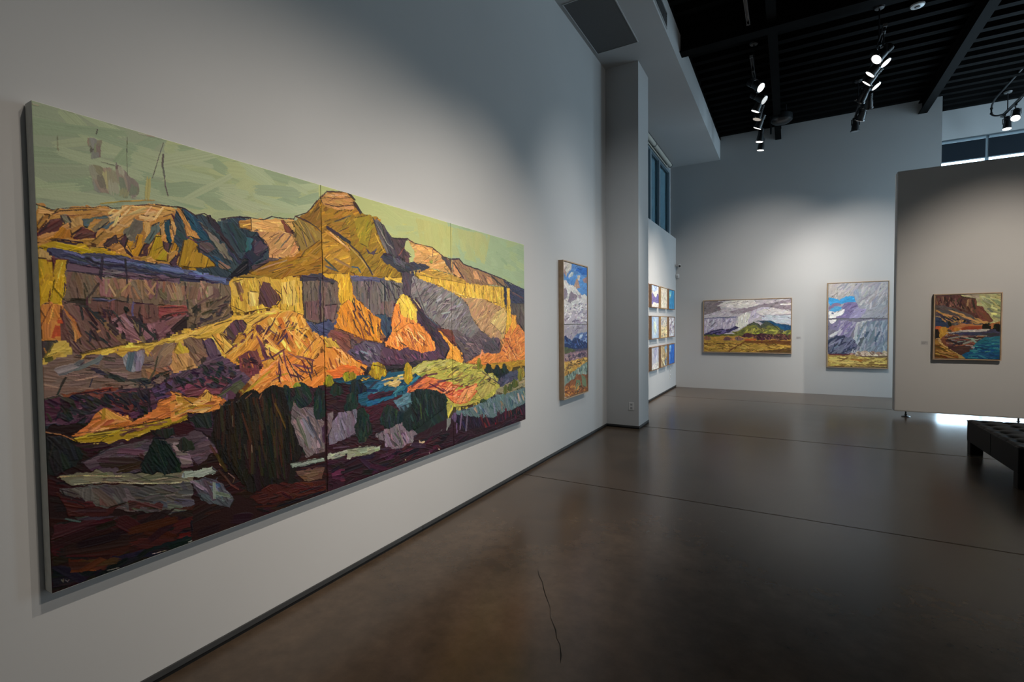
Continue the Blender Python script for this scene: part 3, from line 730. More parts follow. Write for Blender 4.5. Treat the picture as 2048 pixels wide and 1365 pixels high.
f('54444a/4a3c44/625058', 40, '0,1005 200,1040 235,1062 170,1152 60,1162 0,1130'); d('302830/8a6a70', 50, '0,1020 210,1060 160,1140 0,1120', 20, 30, 6); f('d06a30/d87a3c', 20, '0,1150 60,1165 120,1212 80,1252 0,1252'); f('2c2024', 30, '80,1190 125,1212 110,1252 80,1240')
f('30282c/3a3034', 5, '110,1210 400,1185 440,1170 640,1150 600,1172 460,1200 200,1240 130,1250')
# ---- cliff block of the first panel, middle
T.v(350, 330, 3.4125)
f('6a5a50/5e524c', 88, '865,768 1110,780 1115,960 1080,1065 1000,1090 880,1060 868,950'); f('6e4f4f/785656', 88, '885,930 980,925 980,1060 890,1052'); f('6c5052', 88, '1015,960 1110,950 1080,1062 1020,1052')
f('3a3440', 10, '855,752 1000,750 1095,790 1080,812 1000,790 870,800'); k('2c2530', 16, '988,790 992,1065'); k('2e2830', 11, '866,775 872,930 882,1040'); k('40383c', 7, '925,800 930,1040'); k('40383c', 6, '1060,800 1062,1000'); f('474a6a/3a3e5a', 30, '880,1060 960,1090 1050,1058 1085,1080 1030,1162 980,1132 900,1112')
f('cfa53e/d6b048/c2962f', 85, '370,790 400,768 480,752 600,758 700,778 830,758 852,790 870,900 876,1012 840,1002 700,972 560,992 480,1012 400,1006 380,960')
f('dcb95c/e0c06a', 80, '500,860 570,870 575,960 500,960'); f('d9b558', 85, '720,800 820,790 830,960 730,950'); f('c8a040', 60, '640,800 720,790 725,880 680,850'); f('d8b250', 80, '385,800 470,780 440,900 390,880')
d('7a5440/8a6440', 70, '400,800 480,790 470,930 420,930', 6, 34, 7); f('5f3f3c/6e4c4a/523436', 65, '575,880 595,800 640,810 700,870 720,920 690,962 620,972 580,952'); k('4a2c2c', 6, '578,800 572,960'); k('6a4a2c', 5, '800,830 800,960'); k('6a4a2c', 5, '845,800 850,980'); k('7a5230', 6, '740,830 760,880')
k('4a3020', 6, '380,960 480,1008 560,990 700,968'); f('8a6a24', 5, '400,765 470,745 620,752 560,768')
f('d0a02c/dcb040', 88, '1005,742 1190,738 1200,800 1212,900 1235,962 1180,932 1130,962 1112,900 1112,800 1060,770'); f('6b5f5c/625858', 88, '1200,770 1400,778 1400,1022 1330,1002 1280,942 1218,892'); f('53506a/44425c', 5, '1198,750 1290,765 1400,775 1400,798 1208,792'); k('3a3438', 8, '1240,790 1240,890'); k('3a3438', 7, '1320,790 1325,990')
f('d08426/da9434/c07424', 70, '1125,965 1180,918 1240,958 1290,978 1330,1018 1400,1052 1400,1212 1290,1192 1200,1152 1088,1112 1108,1040'); k('6b3f2a', 13, '1212,1000 1262,1092 1292,1192'); k('7a4828', 9, '1245,985 1300,1080 1335,1160'); k('8a5028', 8, '1140,1010 1150,1090'); k('7a4828', 6, '1180,1000 1170,1100'); f('6a4438/7a4c3c', 20, '1090,1112 1200,1152 1290,1195 1260,1210 1100,1160 1040,1165')
# ---- left cliff and slopes
T.v(50, 480, 3.4125)
f('40405c/383850/4c4a66', 8, '150,70 180,55 330,80 520,95 680,110 760,130 900,160 1050,190 1200,225 1400,260 1400,330 1200,270 1060,262 700,225 500,190 285,150')
d('57608a/606a94', 12, '200,70 520,120 960,180 1380,260 1370,290 900,200 400,120', 34, 50, 9); d('30283a', 12, '200,90 700,180 1380,300 1000,250 400,150', 24, 44, 8)
f('c7a060', 80, '78,45 130,60 150,130 80,130'); f('5a2c30', 70, '170,110 290,135 280,210 200,200'); f('c59a1c/d0a628', 85, '78,120 150,125 172,250 162,425 90,425'); f('c9a01e/d4aa2c', -70, '208,138 282,140 272,300 252,440 165,432 200,260'); k('6a3c1c', 7, '150,130 182,240 165,420'); k('7a4a18', 6, '205,150 175,300 162,420'); k('3c2a2c', 8, '285,140 272,300 255,440'); k('e0c050', 5, '255,150 215,290')
f('776250/7e6a55/6e584a', 85, '285,200 500,245 690,265 890,275 1090,290 1400,305 1400,400 1210,435 1120,475 1000,455 900,442 720,425 440,405 262,405')
f('6b5262/74586a', 8, '285,150 500,190 700,225 1060,260 1060,292 700,256 290,212'); d('8a7258/86684e', 85, '480,260 880,280 870,400 460,380', 20, 60, 14); d('8c745c/7a5c58', 88, '900,300 1350,330 1330,400 920,420', 24, 50, 12)
k('332630', 20, '522,125 516,280'); k('3a2a2e', 14, '516,280 470,340 425,400 412,432'); k('2c2430', 11, '682,130 695,280 702,440'); k('33282c', 12, '1088,280 1100,380 1112,465'); k('6a4a54', 9, '900,280 895,400'); k('5a4048', 7, '1210,310 1205,400'); k('302430', 8, '290,150 500,190'); k('3a2c38', 6, '540,225 680,245 900,262')
f('6b4a44/5c3e3e/785450', 88, '435,395 560,395 700,430 900,440 912,522 840,532 680,482 560,522 440,462'); f('5a5878', 20, '450,395 560,400 640,400 570,415 460,415'); k('6a6a8c', 16, '735,430 730,500'); f('8a4440/9a5048', 0, '915,450 1105,448 1112,492 920,524'); k('4a2428', 8, '950,462 1080,458'); k('3a2a2c', 9, '910,530 1000,500 1110,490')
f('6e5048/7c5a50/5e443e', 52, '245,425 400,450 500,520 650,680 705,720 380,775 330,765 250,600')
f('c8803c/d08c48', 80, '95,440 180,428 248,450 240,530 200,692 115,685 100,560'); k('b5481c', 24, '232,540 195,660'); k('7a4630', 7, '180,440 120,560 105,600'); f('4a3a3a/5a4644', -60, '100,690 212,690 190,772 110,828'); k('c08a3c', 9, '130,740 150,790')
f('b8743c/c4884c', 62, '250,455 300,540 335,640 330,692 385,660 350,560 290,490'); k('c88a4c', 10, '310,560 340,620 345,690'); k('5e3a34', 9, '240,500 290,640 325,770'); k('3a2a30', 9, '330,690 380,760')
f('cfae50', -25, '120,815 200,708 282,680 315,765 200,795'); f('8a6068/96707a/7a5058', 42, '580,545 680,495 740,540 860,600 890,662 790,702 700,642'); f('7d5258/8a5e60', -30, '870,590 1010,522 1112,498 1010,612 910,680')
k('7a5e48', 42, '430,475 560,580 690,705'); k('2f2629', 20, '405,455 520,530 640,630 722,708'); k('7a6048', 32, '742,560 810,690'); k('262826', 22, '735,520 800,590 885,662'); k('2a2624', 22, '1005,608 1090,530 1172,452'); k('5a3a3c', 14, '1180,440 1290,370'); e('1c1c1c', 690, 470, 22, 16); k('c9a048', 14, '700,675 800,702'); k('4a3438', 8, '580,530 680,490'); k('4a3034', 10, '860,560 900,640 920,680'); k('2a2426', 14, '440,560 490,610'); k('2c2830', 14, '500,660 560,700'); k('c08850', 14, '470,640 505,620')
f('6f5b4a/7c6650', -40, '1120,545 1290,430 1400,370 1400,520 1200,592 1120,562'); d('3a3030', -20, '1120,540 1390,400 1390,480 1180,590', 16, 22, 7); k('3a302c', 7, '1120,560 1200,592 1390,510')
f('7a6258/846a60/70584e', 5, '105,850 300,790 600,770 900,710 1045,690 990,900 870,992 600,992 240,1062 105,1085')
d('85808e/7c7886', 82, '660,770 820,760 790,890 690,890', 12, 50, 14); d('706c7a', -20, '200,880 440,800 560,760 500,840 240,930', 8, 60, 10); d('8a5a42/946a50', 40, '780,880 1000,850 980,920 800,970', 10, 50, 12); d('96745e', -60, '850,720 1030,700 980,850 880,860', 14, 54, 14)
d('2e2c30/38343a', 15, '440,860 700,950 860,940 980,880 960,920 840,980 600,960 450,900', 36, 16, 8); k('2c2a2c', 14, '218,1062 245,1000 275,940'); k('33302f', 8, '460,950 440,1000'); k('2f2c2e', 6, '560,900 680,950 790,985'); k('3a3430', 12, '850,960 880,890 905,800')
f('c09058/cc9c64', 75, '985,892 1010,760 1050,680 1125,780 1165,852 1060,882'); f('d0ac3c', 60, '1050,690 1125,770 1040,792 1010,770'); f('7f6250/8a6c58', 55, '1080,680 1185,660 1242,782 1165,842 1115,762'); f('5e4658/6a5066', 65, '1198,650 1290,648 1342,782 1260,805')
f('d0a844/dab656', -18, '375,782 640,722 900,690 1150,622 1400,530 1400,600 1200,655 1030,695 880,722 840,790 810,750 700,760 665,800 640,765 420,795 395,815'); k('4a3828', 6, '375,770 640,718 900,686 1150,616 1380,535'); k('b08848', 10, '860,790 830,750')
f('563548/613c4c/4a2e44', -10, '105,1095 400,1040 850,1010 1100,900 1400,790 1400,1060 1230,1022 1080,1062 990,1042 880,1132 720,1192 540,1152 400,1262 330,1312 105,1290')
f('6a342f/743c34/5c2e30', 5, '390,1045 850,1030 830,1130 700,1180 560,1105 420,1110'); f('5a4468/644c70/4c3c5c', -25, '850,1010 1200,900 1380,820 1300,960 1100,1030 900,1092'); f('4c2438', 10, '110,1100 380,1060 360,1180 130,1240'); d('7a4a58/6a3a44', -20, '900,1060 1380,900 1380,1020 1100,1060', 16, 50, 10)
d('241e24/2c282c', 40, '260,1060 860,1030 830,1180 640,1140 500,1140 300,1250 200,1240', 60, 17, 9); d('241e26', 30, '1080,930 1380,830 1380,1010 1150,1020', 44, 16, 8); k('1e1a1e', 15, '600,1050 700,1120'); k('231d22', 14, '840,1010 850,1150'); k('241e22', 12, '430,1090 465,1130'); k('221e22', 10, '210,1230 260,1130')
k('332a28', 14, '110,1090 400,1035 620,1000 860,1000 1100,890 1380,785'); f('2c2c34/343440', 5, '105,1262 340,1262 420,1200 400,1290 330,1320 105,1312'); f('7a4030', -8, '250,1048 600,1002 620,1010 300,1062')
T.v(50, 800, 3.4125)
# ---- ground, bottom left (base first)
f('1e0b0a/260f0c/180909/2a120d', 5, '60,190 1420,60 1420,1500 60,1500', sl=90, sw=24, var=.10, lift=.5, ol=0)
f('cc7838/d68848/c06c30', -12, '315,240 420,170 520,70 560,52 640,90 740,142 870,90 900,20 1000,-30 1340,-40 1340,22 1270,92 1000,112 700,192 400,245'); f('dc9c48/cf8c3c', 40, '500,90 560,55 640,95 740,140 560,150'); k('a08020', 22, '540,70 530,130'); k('8a4a30', 6, '560,60 650,110 740,145'); d('e8a060/b0602c', -25, '420,190 540,120 740,150 700,185 450,230', 12, 44, 8)
k('c08420', 16, '520,180 640,180'); k('6a3a2c', 6, '330,230 500,215 700,182 900,120')
f('a98a20/b8982a/98801c', -9, '318,262 420,232 700,192 950,132 1150,92 1050,152 900,202 700,272 480,300 370,292'); k('c8a850', 6, '380,292 500,298 700,270 850,215'); k('5a4a1c', 5, '440,262 600,240'); d('6a4a30', -10, '600,215 1050,120 900,180 650,250', 10, 24, 4)
k('b07850', 8, '120,215 240,235 320,270')
f('181c1a/121614/20241c', 75, '110,240 200,228 290,258 330,300 405,370 330,452 230,505 120,500')
f('50424a/5a4c54/46363e', -8, '380,430 600,320 870,262 1010,252 1200,225 1320,330 1300,440 1000,472 700,492 450,484', var=.1); f('331820/3c1c22', -5, '330,300 560,290 880,250 860,270 600,320 480,360 400,350'); d('3a1c20/2e181c', -3, '480,400 800,380 1000,430 700,480 520,450', 14, 70, 12); d('705e68/7a6870', 20, '1000,270 1250,250 1270,420 1060,440', 14, 50, 12); f('23241f/1c201c', 80, '900,200 1010,185 1020,240 960,252 890,240'); e('262a22', 1105, 310, 60, 50)
f('101c18/0c1614/16241e', 65, '778,472 850,330 880,262 970,268 1022,350 1075,500 1010,535 900,502 830,515', lift=1.4); k('2a342c', 5, '890,320 990,520')
f('6c6854/767058/605c4c', 2, '215,525 400,490 700,490 900,512 1070,492 1280,458 1312,500 1100,562 900,572 600,562 330,578', lift=1.3); k('a8a080', 9, '340,574 520,560 760,570 1000,568 1200,540'); k('7f9088', 30, '1085,512 1290,482'); k('93a098', 8, '1090,495 1280,465'); k('a89c70', 7, '240,525 400,515 700,520')
f('4c4846/56504c/424040', 12, '240,600 500,578 900,582 1250,540 1400,600 1400,662 1200,702 1080,762 980,772 760,762 560,742 400,722 280,682', lift=1.2); d('4e483e/5b4a3a/504e4a', 48, '300,600 700,600 780,750 420,700', 22, 70, 20); f('3a1614/421a18', 15, '225,640 420,700 560,740 700,700 560,790 300,800'); k('4c5c60', 13, '280,815 400,838 560,842'); f('56524e/4a4a50', 10, '960,640 1180,610 1180,700 1090,762 980,770'); k('3a1418', 14, '1160,600 1230,690'); f('5c5c66', 35, '1190,600 1290,570 1400,650 1400,662 1250,665'); d('3c2420', 10, '700,690 950,710 940,760 720,750', 8, 60, 12)
d('4a4446/3c3436', -3, '300,800 900,790 1000,860 560,870', 16, 60, 10, lift=.6); d('2c0f0c/34130c/180808', -10, '180,860 1300,700 1300,1000 200,1240', 60, 80, 22, lift=.5); d('0e0a0c/14101a', -15, '180,1150 700,1050 1300,880 1350,940 700,1150 190,1300', 40, 60, 16, lift=.5); d('3c2010/4a2a10', -15, '300,1080 700,1080 560,1160 320,1180', 8, 60, 14, lift=.5); f('121016', -20, '1130,830 1300,800 1320,900 1140,920')
k('6a6460', 5, '246,1228 262,1244'); k('5a5450', 4, '262,1224 258,1246'); k('5a5450', 4, '275,1230 290,1242 300,1228'); k('c0b8b0', 5, '1115,968 1165,955'); k('a8a098', 5, '870,1052 960,1028'); k('989088', 4, '560,1165 640,1145')
# ---- first panel, centre bottom
T.v(350, 650, 3.4125)
f('220d0b/2a100c/1a0a0a', -10, '120,880 1030,880 1030,1300 120,1600', sl=80, sw=20, var=.1, lift=.5, ol=0)
f('d9ad48/e2bb5c/cfa040', -22, '0,92 250,15 400,-45 560,-85 700,-105 780,-100 700,-75 600,-35 500,30 440,100 390,175 335,215 250,90 100,95 0,120'); f('c8943c', 60, '250,60 330,60 400,150 340,200'); f('dcb050', 55, '310,60 400,150 345,195')
f('5a3f45/664a54/4c3440', 55, '318,50 400,-28 460,-36 492,5 470,55 432,58 388,130'); k('c8a050', 9, '345,40 350,70 330,60'); f('c08a3c', -40, '395,120 430,65 490,55 440,110')
f('d5923a/de9f48/c8842e', -55, '340,200 392,165 480,105 540,-5 640,-65 740,-90 800,-100 872,-65 885,-15 832,15 935,45 1005,95 1015,130 935,250 830,330 640,290 560,240 480,180 430,215 400,270 370,235')
k('6a3e3a', 8, '345,190 440,120 490,70 530,0 600,-50'); k('e8b060', 16, '370,200 450,140 520,60'); d('6a3e44/5a3640', 60, '540,0 830,10 760,180 600,240', 26, 40, 9); d('f0b458/c07830', 60, '560,-40 860,-60 1000,100 900,220 600,200', 40, 50, 10); k('5e3a44', 14, '560,80 600,150'); k('5e3a44', 12, '620,20 680,60'); k('5a3a4a', 13, '580,250 660,220 740,170'); k('4a3440', 12, '700,130 760,60'); k('644048', 10, '640,160 655,225'); k('3a4450', 12, '830,35 900,80'); k('6a4a3c', 8, '880,190 960,90'); e('b08a2c', 790, 20, 30, 22)
f('6b3a3c/7a4440/5c3038', 80, '425,215 500,185 560,170 585,262 550,305 480,325 440,262'); k('c87a40', 10, '500,200 530,290'); k('c07038', 8, '450,230 470,290'); k('3a2028', 9, '510,200 560,270'); d('3a2028', 10, '440,220 570,220 560,290 460,300', 10, 14, 6)
f('563f52/624a60/4a364a', -20, '-20,335 150,290 320,210 400,270 430,332 485,342 450,382 320,492 250,455 130,505 -20,455'); f('6e3a48/7c4454', -15, '0,430 200,355 400,352 300,475 100,495'); d('262428/2c2c30', 30, '60,300 330,240 460,350 300,450 120,420', 46, 16, 8); k('2c2828', 8, '240,290 300,330 350,370')
f('d48238/de9048/c8742c', -35, '425,505 560,362 640,282 760,162 830,210 945,240 1012,190 1012,382 880,425 800,455 740,422 660,402 590,475 500,455'); k('b08c2c', 22, '470,470 560,390 640,320'); k('4a5040', 18, '300,490 400,410 520,345'); k('e8a060', 12, '520,400 640,290 740,200')
k('6a3e42', 14, '745,185 752,320'); k('704448', 13, '830,212 945,242'); k('6a3e46', 13, '800,270 930,300'); k('6a3e46', 11, '840,310 930,330'); k('6a3e42', 11, '690,322 720,400'); k('784a44', 8, '770,190 880,250'); k('6a3e42', 9, '660,380 740,340'); k('5a3640', 12, '935,250 930,330'); k('e09848', 14, '770,310 800,430'); d('f0a860/e88c48', 65, '680,240 820,260 880,400 720,390', 16, 50, 8); k('b08a2c', 14, '700,350 760,330'); f('d07c34', -45, '890,415 1010,330 1012,385 930,425')
f('d98a40/e4a050/cc7c38', -20, '-30,450 60,492 120,522 220,448 305,532 300,562 240,602 100,602 -30,672', lift=1.3); f('dca850', -60, '180,500 220,450 250,480 230,540'); f('d8a048', 60, '-10,470 40,490 70,540 0,540'); d('a85838/f0b870/c08a2c', -20, '0,480 280,520 230,590 0,640', 26, 40, 7); k('6a3a30', 6, '130,560 240,560 290,540'); k('5a3228', 7, '60,500 120,540')
f('d88a36/e09a48', 70, '1022,88 1090,108 1150,178 1230,240 1312,280 1302,312 1200,342 1060,352 1022,362'); f('d06a2c/d8783a', 5, '1026,312 1140,270 1272,290 1252,338 1080,352'); f('c9a040', 70, '1022,88 1090,108 1135,162 1026,152'); d('8a4a28/e8a860', 60, '1030,150 1140,170 1230,250 1060,300', 18, 40, 6); k('5a3024', 8, '1060,80 1150,170 1230,240 1315,280')
f('7a4a40/6c4238', 30, '1040,62 1060,30 1190,60 1205,190 1160,190'); f('56485a/625466/463a4c', 45, '1170,180 1300,108 1400,130 1400,295 1312,282 1250,240'); d('2c2632/786a7c', 50, '1190,190 1380,140 1380,270 1270,240', 22, 26, 8); k('1e1a20', 22, '1270,290 1310,320')
f('1d4a60/24526a/163a4c', -10, '1060,372 1190,350 1330,350 1400,340 1400,480 1260,480 1100,440'); f('c0a040', -8, '1250,375 1365,350 1380,370 1270,395')
f('2a1218/341820', 0, '1020,380 1420,440 1420,900 1030,960'); f('2c1820/381c26', 60, '730,440 1012,420 1012,640 780,640')
f('675a5e/716468/5c5054', 60, '780,625 820,500 880,560 950,560 1000,660 1012,850 900,905 845,795 792,692', lift=1.2); d('7a6e72/584c50', 62, '790,620 980,640 1000,840 880,860', 24, 80, 10); f('6e6472/786e80/625866', 75, '1045,692 1120,602 1245,568 1242,682 1182,772 1050,825', lift=1.2); f('6c5a60', 70, '1040,600 1080,590 1070,700 1040,760')
e('1c2a22/141e18', 762, 510, 42, 92); e('1c2a24/243028', 870, 485, 62, 85, 60); e('182620/20302a', 985, 545, 45, 110); e('1a2822', 1100, 450, 45, 40); e('16241e/22322a', 1245, 430, 58, 56); e('16221c', 1200, 545, 45, 70, 100); e('18241e/2a3a30', 1285, 690, 58, 115); e('7a7c1c/8a8420', 1052, 385, 28, 42); e('8a8420', 1185, 355, 40, 34); k('3a3a14', 7, '1150,395 1175,375'); e('7a8428', 830, 415, 25, 16)
f('33222c/3c2a34', 20, '80,605 120,600 250,600 250,760 150,720 100,690'); f('4c3c44/564650', -10, '90,745 150,722 245,790 235,905 150,965 105,900'); f('1e241e', 70, '90,650 150,610 240,600 240,700 140,700'); e('23281f', 70, 820, 60, 45)
f('8f9c90', -8, '60,1010 250,970 288,1000 190,1035 60,1040')
f('484a52/52525a/3e3c42', 30, '120,1075 200,1040 290,1060 405,1190 372,1245 200,1205 150,1150'); d('50586a/6a6a6e/403c40', 42, '100,1060 300,1080 390,1200 250,1190', 22, 80, 9)
f('17120c/120e09/1e160c', 84, '430,512 470,470 540,440 572,470 660,412 745,430 775,560 805,700 865,880 832,945 802,1095 720,1115 620,1165 500,1135 400,1015 300,905 248,775 250,660 312,560 400,530', sl=90, sw=13, lift=1.2)
d('241a0e/1c140a/2a1e10', 84, '300,560 740,450 820,820 760,1060 420,1000 270,760', 80, 90, 8, aj=.1); d('362712/2c1e0e/341a10', 84, '360,540 740,450 800,740 600,1020 420,900', 26, 60, 6, aj=.1); k('5a4218', 12, '680,540 720,620 750,700'); k('3c1a12', 18, '575,690 590,780'); k('40160f', 18, '715,830 725,960'); k('c09878', 9, '295,890 305,950 330,975'); k('6a5048', 7, '365,1010 405,1050 395,1075'); k('6a5848', 7, '390,620 392,690'); k('7a6850', 6, '520,820 525,870'); k('3a1c14', 22, '245,830 280,890 350,990'); k('8a5a40', 8, '480,500 520,470'); k('7c4c34', 8, '575,500 590,470'); k('4a2a1c', 14, '300,990 380,1090 430,1120')
f('3a140e/44180e/2a0e0c', -8, '500,1180 640,1090 820,1080 1020,1060 1025,1130 860,1175 600,1230'); f('5a4034/66493a', 0, '815,1000 1015,960 1005,1052 880,1065'); k('3a1c18', 10, '860,980 1000,965'); f('7f8c80/8a9488', -10, '788,950 1015,905 1022,930 800,972'); f('95988a/88907c', -8, '1040,885 1180,855 1400,825 1400,882 1180,895 1045,925'); d('a8b098/78806c', -10, '1050,890 1390,835 1390,870 1060,910', 16, 50, 8)
f('2e1420/381626/24101a', -8, '1040,930 1400,885 1400,1060 1200,1075 1050,1110'); d('c0b0a8', 80, '1140,960 1200,960 1190,1010 1140,1010', 3, 14, 3); d('4a2438/1a0c14', -8, '1060,960 1380,910 1380,1040 1080,1080', 22, 70, 14); k('4a3a3c', 14, '1085,840 1180,830'); k('1a1618', 12, '840,1150 1020,1090'); k('0e0e14', 14, '700,1240 860,1190 1020,1135')
# ---- panels two and three: bottom
T.v(700, 600, 3.4125)
f('2a1018/341420/200c14', -12, '-40,1060 160,1040 440,950 700,860 1220,690 1220,830 700,1010 -40,1270', sl=80, sw=18)
f('1d4a60/245a74/163a50', -22, '60,560 250,500 400,485 545,475 610,500 420,580 380,615 300,645 210,700 130,745 60,700'); d('2c6a80/123040/4a5a60', -22, '90,570 400,500 560,490 380,600 150,730', 40, 60, 9); f('3a1826/2c141e', -20, '120,640 300,620 260,680 130,740'); f('1c5474', -18, '100,690 300,650 260,760 140,790'); f('3a1420', -20, '100,740 330,660 420,680 240,800 120,840'); f('4a6a78/54707c', -25, '290,690 410,640 440,690 330,740')
f('a8a048/b4a850/949440', -15, '395,482 510,415 620,408 690,404 760,430 860,440 905,482 965,502 1025,572 965,642 900,692 760,738 680,732 655,702 560,642 500,612 560,560'); f('b0a860/9c9c44', -25, '420,480 520,420 680,410 640,450 560,470 470,500'); d('5a4a34/c0b050/7a6a38', -35, '560,450 860,450 1000,570 860,650 700,560', 60, 44, 7); d('c0a860', -20, '180,560 420,470 440,500 300,600', 16, 40, 8)
f('d07040/d88050/c05e38', -24, '392,600 520,520 600,540 690,560 720,622 862,570 872,622 802,702 720,712 640,645 560,612 480,622 400,615'); d('a04030/e89868/5a2a34', -26, '410,600 600,545 860,580 800,690 640,640', 50, 50, 8); k('5a2c40', 18, '420,580 520,520 590,500'); k('4a2838', 14, '600,560 690,540'); f('e09058/e8a068', -35, '720,700 780,610 860,575 860,620 790,695'); k('c0a040', 12, '790,640 800,690'); k('5a4430', 8, '760,700 800,620'); k('e0884c', 9, '810,690 860,600'); f('b0a048', -20, '700,712 880,695 900,690 760,738'); k('3a2c20', 7, '700,735 800,725 900,692'); f('a89a50', -60, '850,600 940,560 1000,590 900,680')
f('454458/3c4258/504a5c', -18, '1000,565 1060,522 1210,468 1210,522 1040,592'); f('8a8060/968a68', -20, '995,625 1060,575 1210,525 1200,585 1050,645'); k('3a3030', 8, '900,490 1000,560 1020,575'); d('4a4234/b0a868', 35, '880,490 980,520 1010,570 940,560', 16, 26, 4)
f('5a6e70/66787a/4c6068', 70, '735,765 830,740 930,690 1010,650 1100,632 1210,588 1210,700 1100,755 1040,765 980,805 900,802 800,792'); d('7a8a8a/3c5460/a08870', 72, '780,760 1190,620 1190,690 960,790', 40, 50, 9); f('1c0e18/2a1a30', 75, '720,800 800,790 900,810 1000,800 1100,755 1210,700 1210,760 1000,840 760,900', var=.15); d('3c1420/5a2028', 80, '820,800 1190,710 1190,790 900,880', 24, 40, 10)
for _x, _y, _a, _b, _c in ((945, 470, 25, 36, '20261c'), (1005, 482, 22, 36, '1c241c'), (1053, 467, 18, 30, '1e261e'), (880, 440, 17, 40, '7a7020'), (1160, 515, 17, 42, '7a7424'), (1125, 572, 22, 30, '4a5420'), (1092, 598, 16, 28, '465024'), (1060, 615, 14, 34, '5c5c28'), (1180, 500, 12, 36, '8a7a28'), (910, 690, 20, 14, '2c3c24')): e(_c, _x, _y, _a, _b, lift=1.4)
e('a8861c/b8962a', 190, 485, 58, 58, lift=1.4); e('a88820/b4942c', 395, 505, 32, 74, lift=1.4); e('8a7a1c', 15, 520, 24, 30); k('4a3a14', 6, '130,440 185,450 240,470'); k('3a3016', 6, '225,450 250,510')
e('1a2420/141c1c', 50, 600, 58, 52, lift=1.3); e('1c2a24', 20, 700, 34, 62)
f('6c6069/60545e/786c74', 75, '170,930 230,890 330,840 400,880 440,900 430,960 410,1005 290,1020 230,965', lift=1.2); f('665a68', 80, '-20,760 50,745 40,905 -20,945'); d('80747e/463a42', 65, '200,920 400,890 400,1000 260,1000', 22, 60, 8)
f('18221e/121a18/22302a', 85, '412,640 450,612 520,608 590,622 640,640 665,682 645,742 562,802 482,862 400,905 352,855 400,782 420,722', lift=1.5); d('0e1412/2a3a34', 80, '430,640 630,650 560,780 400,860', 26, 60, 10); e('1a2622/24342c', 272, 802, 66, 80, lift=1.3); e('18241e/22322a', 88, 850, 54, 108, lift=1.3); k('40504c', 12, '340,740 350,800')
for _c in ('660,740 620,880', '700,760 660,880', '560,840 530,900', '690,730 700,800'): k('7c8088', 18, _c)
for _c in ('760,780 750,880', '800,790 790,890', '720,800 730,900'): k('6a5a70', 16, _c)
f('8a8c78/80886c', -8, '-20,1020 160,995 172,1040 100,1060 -20,1085'); f('b09a7a', -60, '470,958 512,964 470,1012'); k('2a2018', 8, '520,960 560,900'); d('180a12/40182a', -15, '60,1080 680,900 680,990 60,1230', 40, 70, 14); d('b0a090', 70, '150,1150 700,990 700,1000 150,1165', 3, 12, 3)
# ---- last accents: broken dark drawing and warm knife edges
T.v(350, 650, 3.4125)
d('4a2c30/3c2430', 62, '560,180 930,230 990,380 700,400', 22, 34, 4); d('4a2c34', -50, '400,40 720,-60 860,0 620,150', 20, 30, 4); d('ecae58', -55, '420,120 760,-80 980,60 760,180', 12, 40, 4, lift=1.6)
T.v(50, 480, 3.4125)
d('33262a', 60, '300,430 860,520 860,650 420,700', 30, 30, 4); d('a07c60/947058', 86, '300,230 1340,310 1200,410 440,390', 30, 36, 5); d('2a2228', 35, '120,1100 1300,880 1300,1000 540,1140 160,1260', 60, 14, 6)
T.v(700, 380, 3.4125)
d('3a2a2e/5a3428', 66, '10,720 230,960 200,1010 20,980', 20, 40, 5); d('6a3a2c/8a4a2c', 68, '270,1060 400,930 560,1070 420,1090', 24, 34, 4); d('f4b070', 62, '260,1040 400,920 540,1030', 16, 36, 4, lift=1.6); d('30262c', 55, '420,760 620,940 640,1120 560,1050', 22, 34, 6); d('2c2430', 70, '30,610 350,620 340,740 120,800', 16, 50, 4)
T.blur_height()
# ------------------------------------------------------------------ canvases and frames
G_TRI, G_PIC = 1.0, 1.0
panels = [(0.705, 1.9640, 1.0, 630, 900, 'left panel of the large mesa triptych, with purple cliffs and dark bush'),
          (1.9675, 3.2325, 1.0, 330, 700, 'middle panel of the large mesa triptych, with the orange cone hill'),
          (3.2360, 4.502, 1.0, 220, 560, 'right panel of the large mesa triptych, narrowest in view')]
for (a, b, g, nx, ny, lab) in panels:
    t = thing('canvas_painting', lab, 'painting', (0.0, (a + b) / 2, 0.606), 'canvases of the mesa triptych')
    bm = bmesh.new(); w = (b - a) / 2
    box(bm, 0.006, 0.0692, -w, w, 0, 1.834, bev=0.0004)
    cv = obj('canvas', bm, 'canvas', t)
    cv.data.materials.append(M['rabbet'])          # dark material on the butted edges
    for p_ in cv.data.polygons:
        if (p_.normal.y < -0.9 and a > 1) or (p_.normal.y > 0.9 and b < 4): p_.material_index = 1
    boxo('hanging_cleat', (0.0, 0.008, -w + 0.15, w - 0.15, 1.45, 1.53), 'wood', t)
    T.surface(a, b, 0.607, 2.439, nx, ny, t, t.location, G_TRI, front=0.0692)

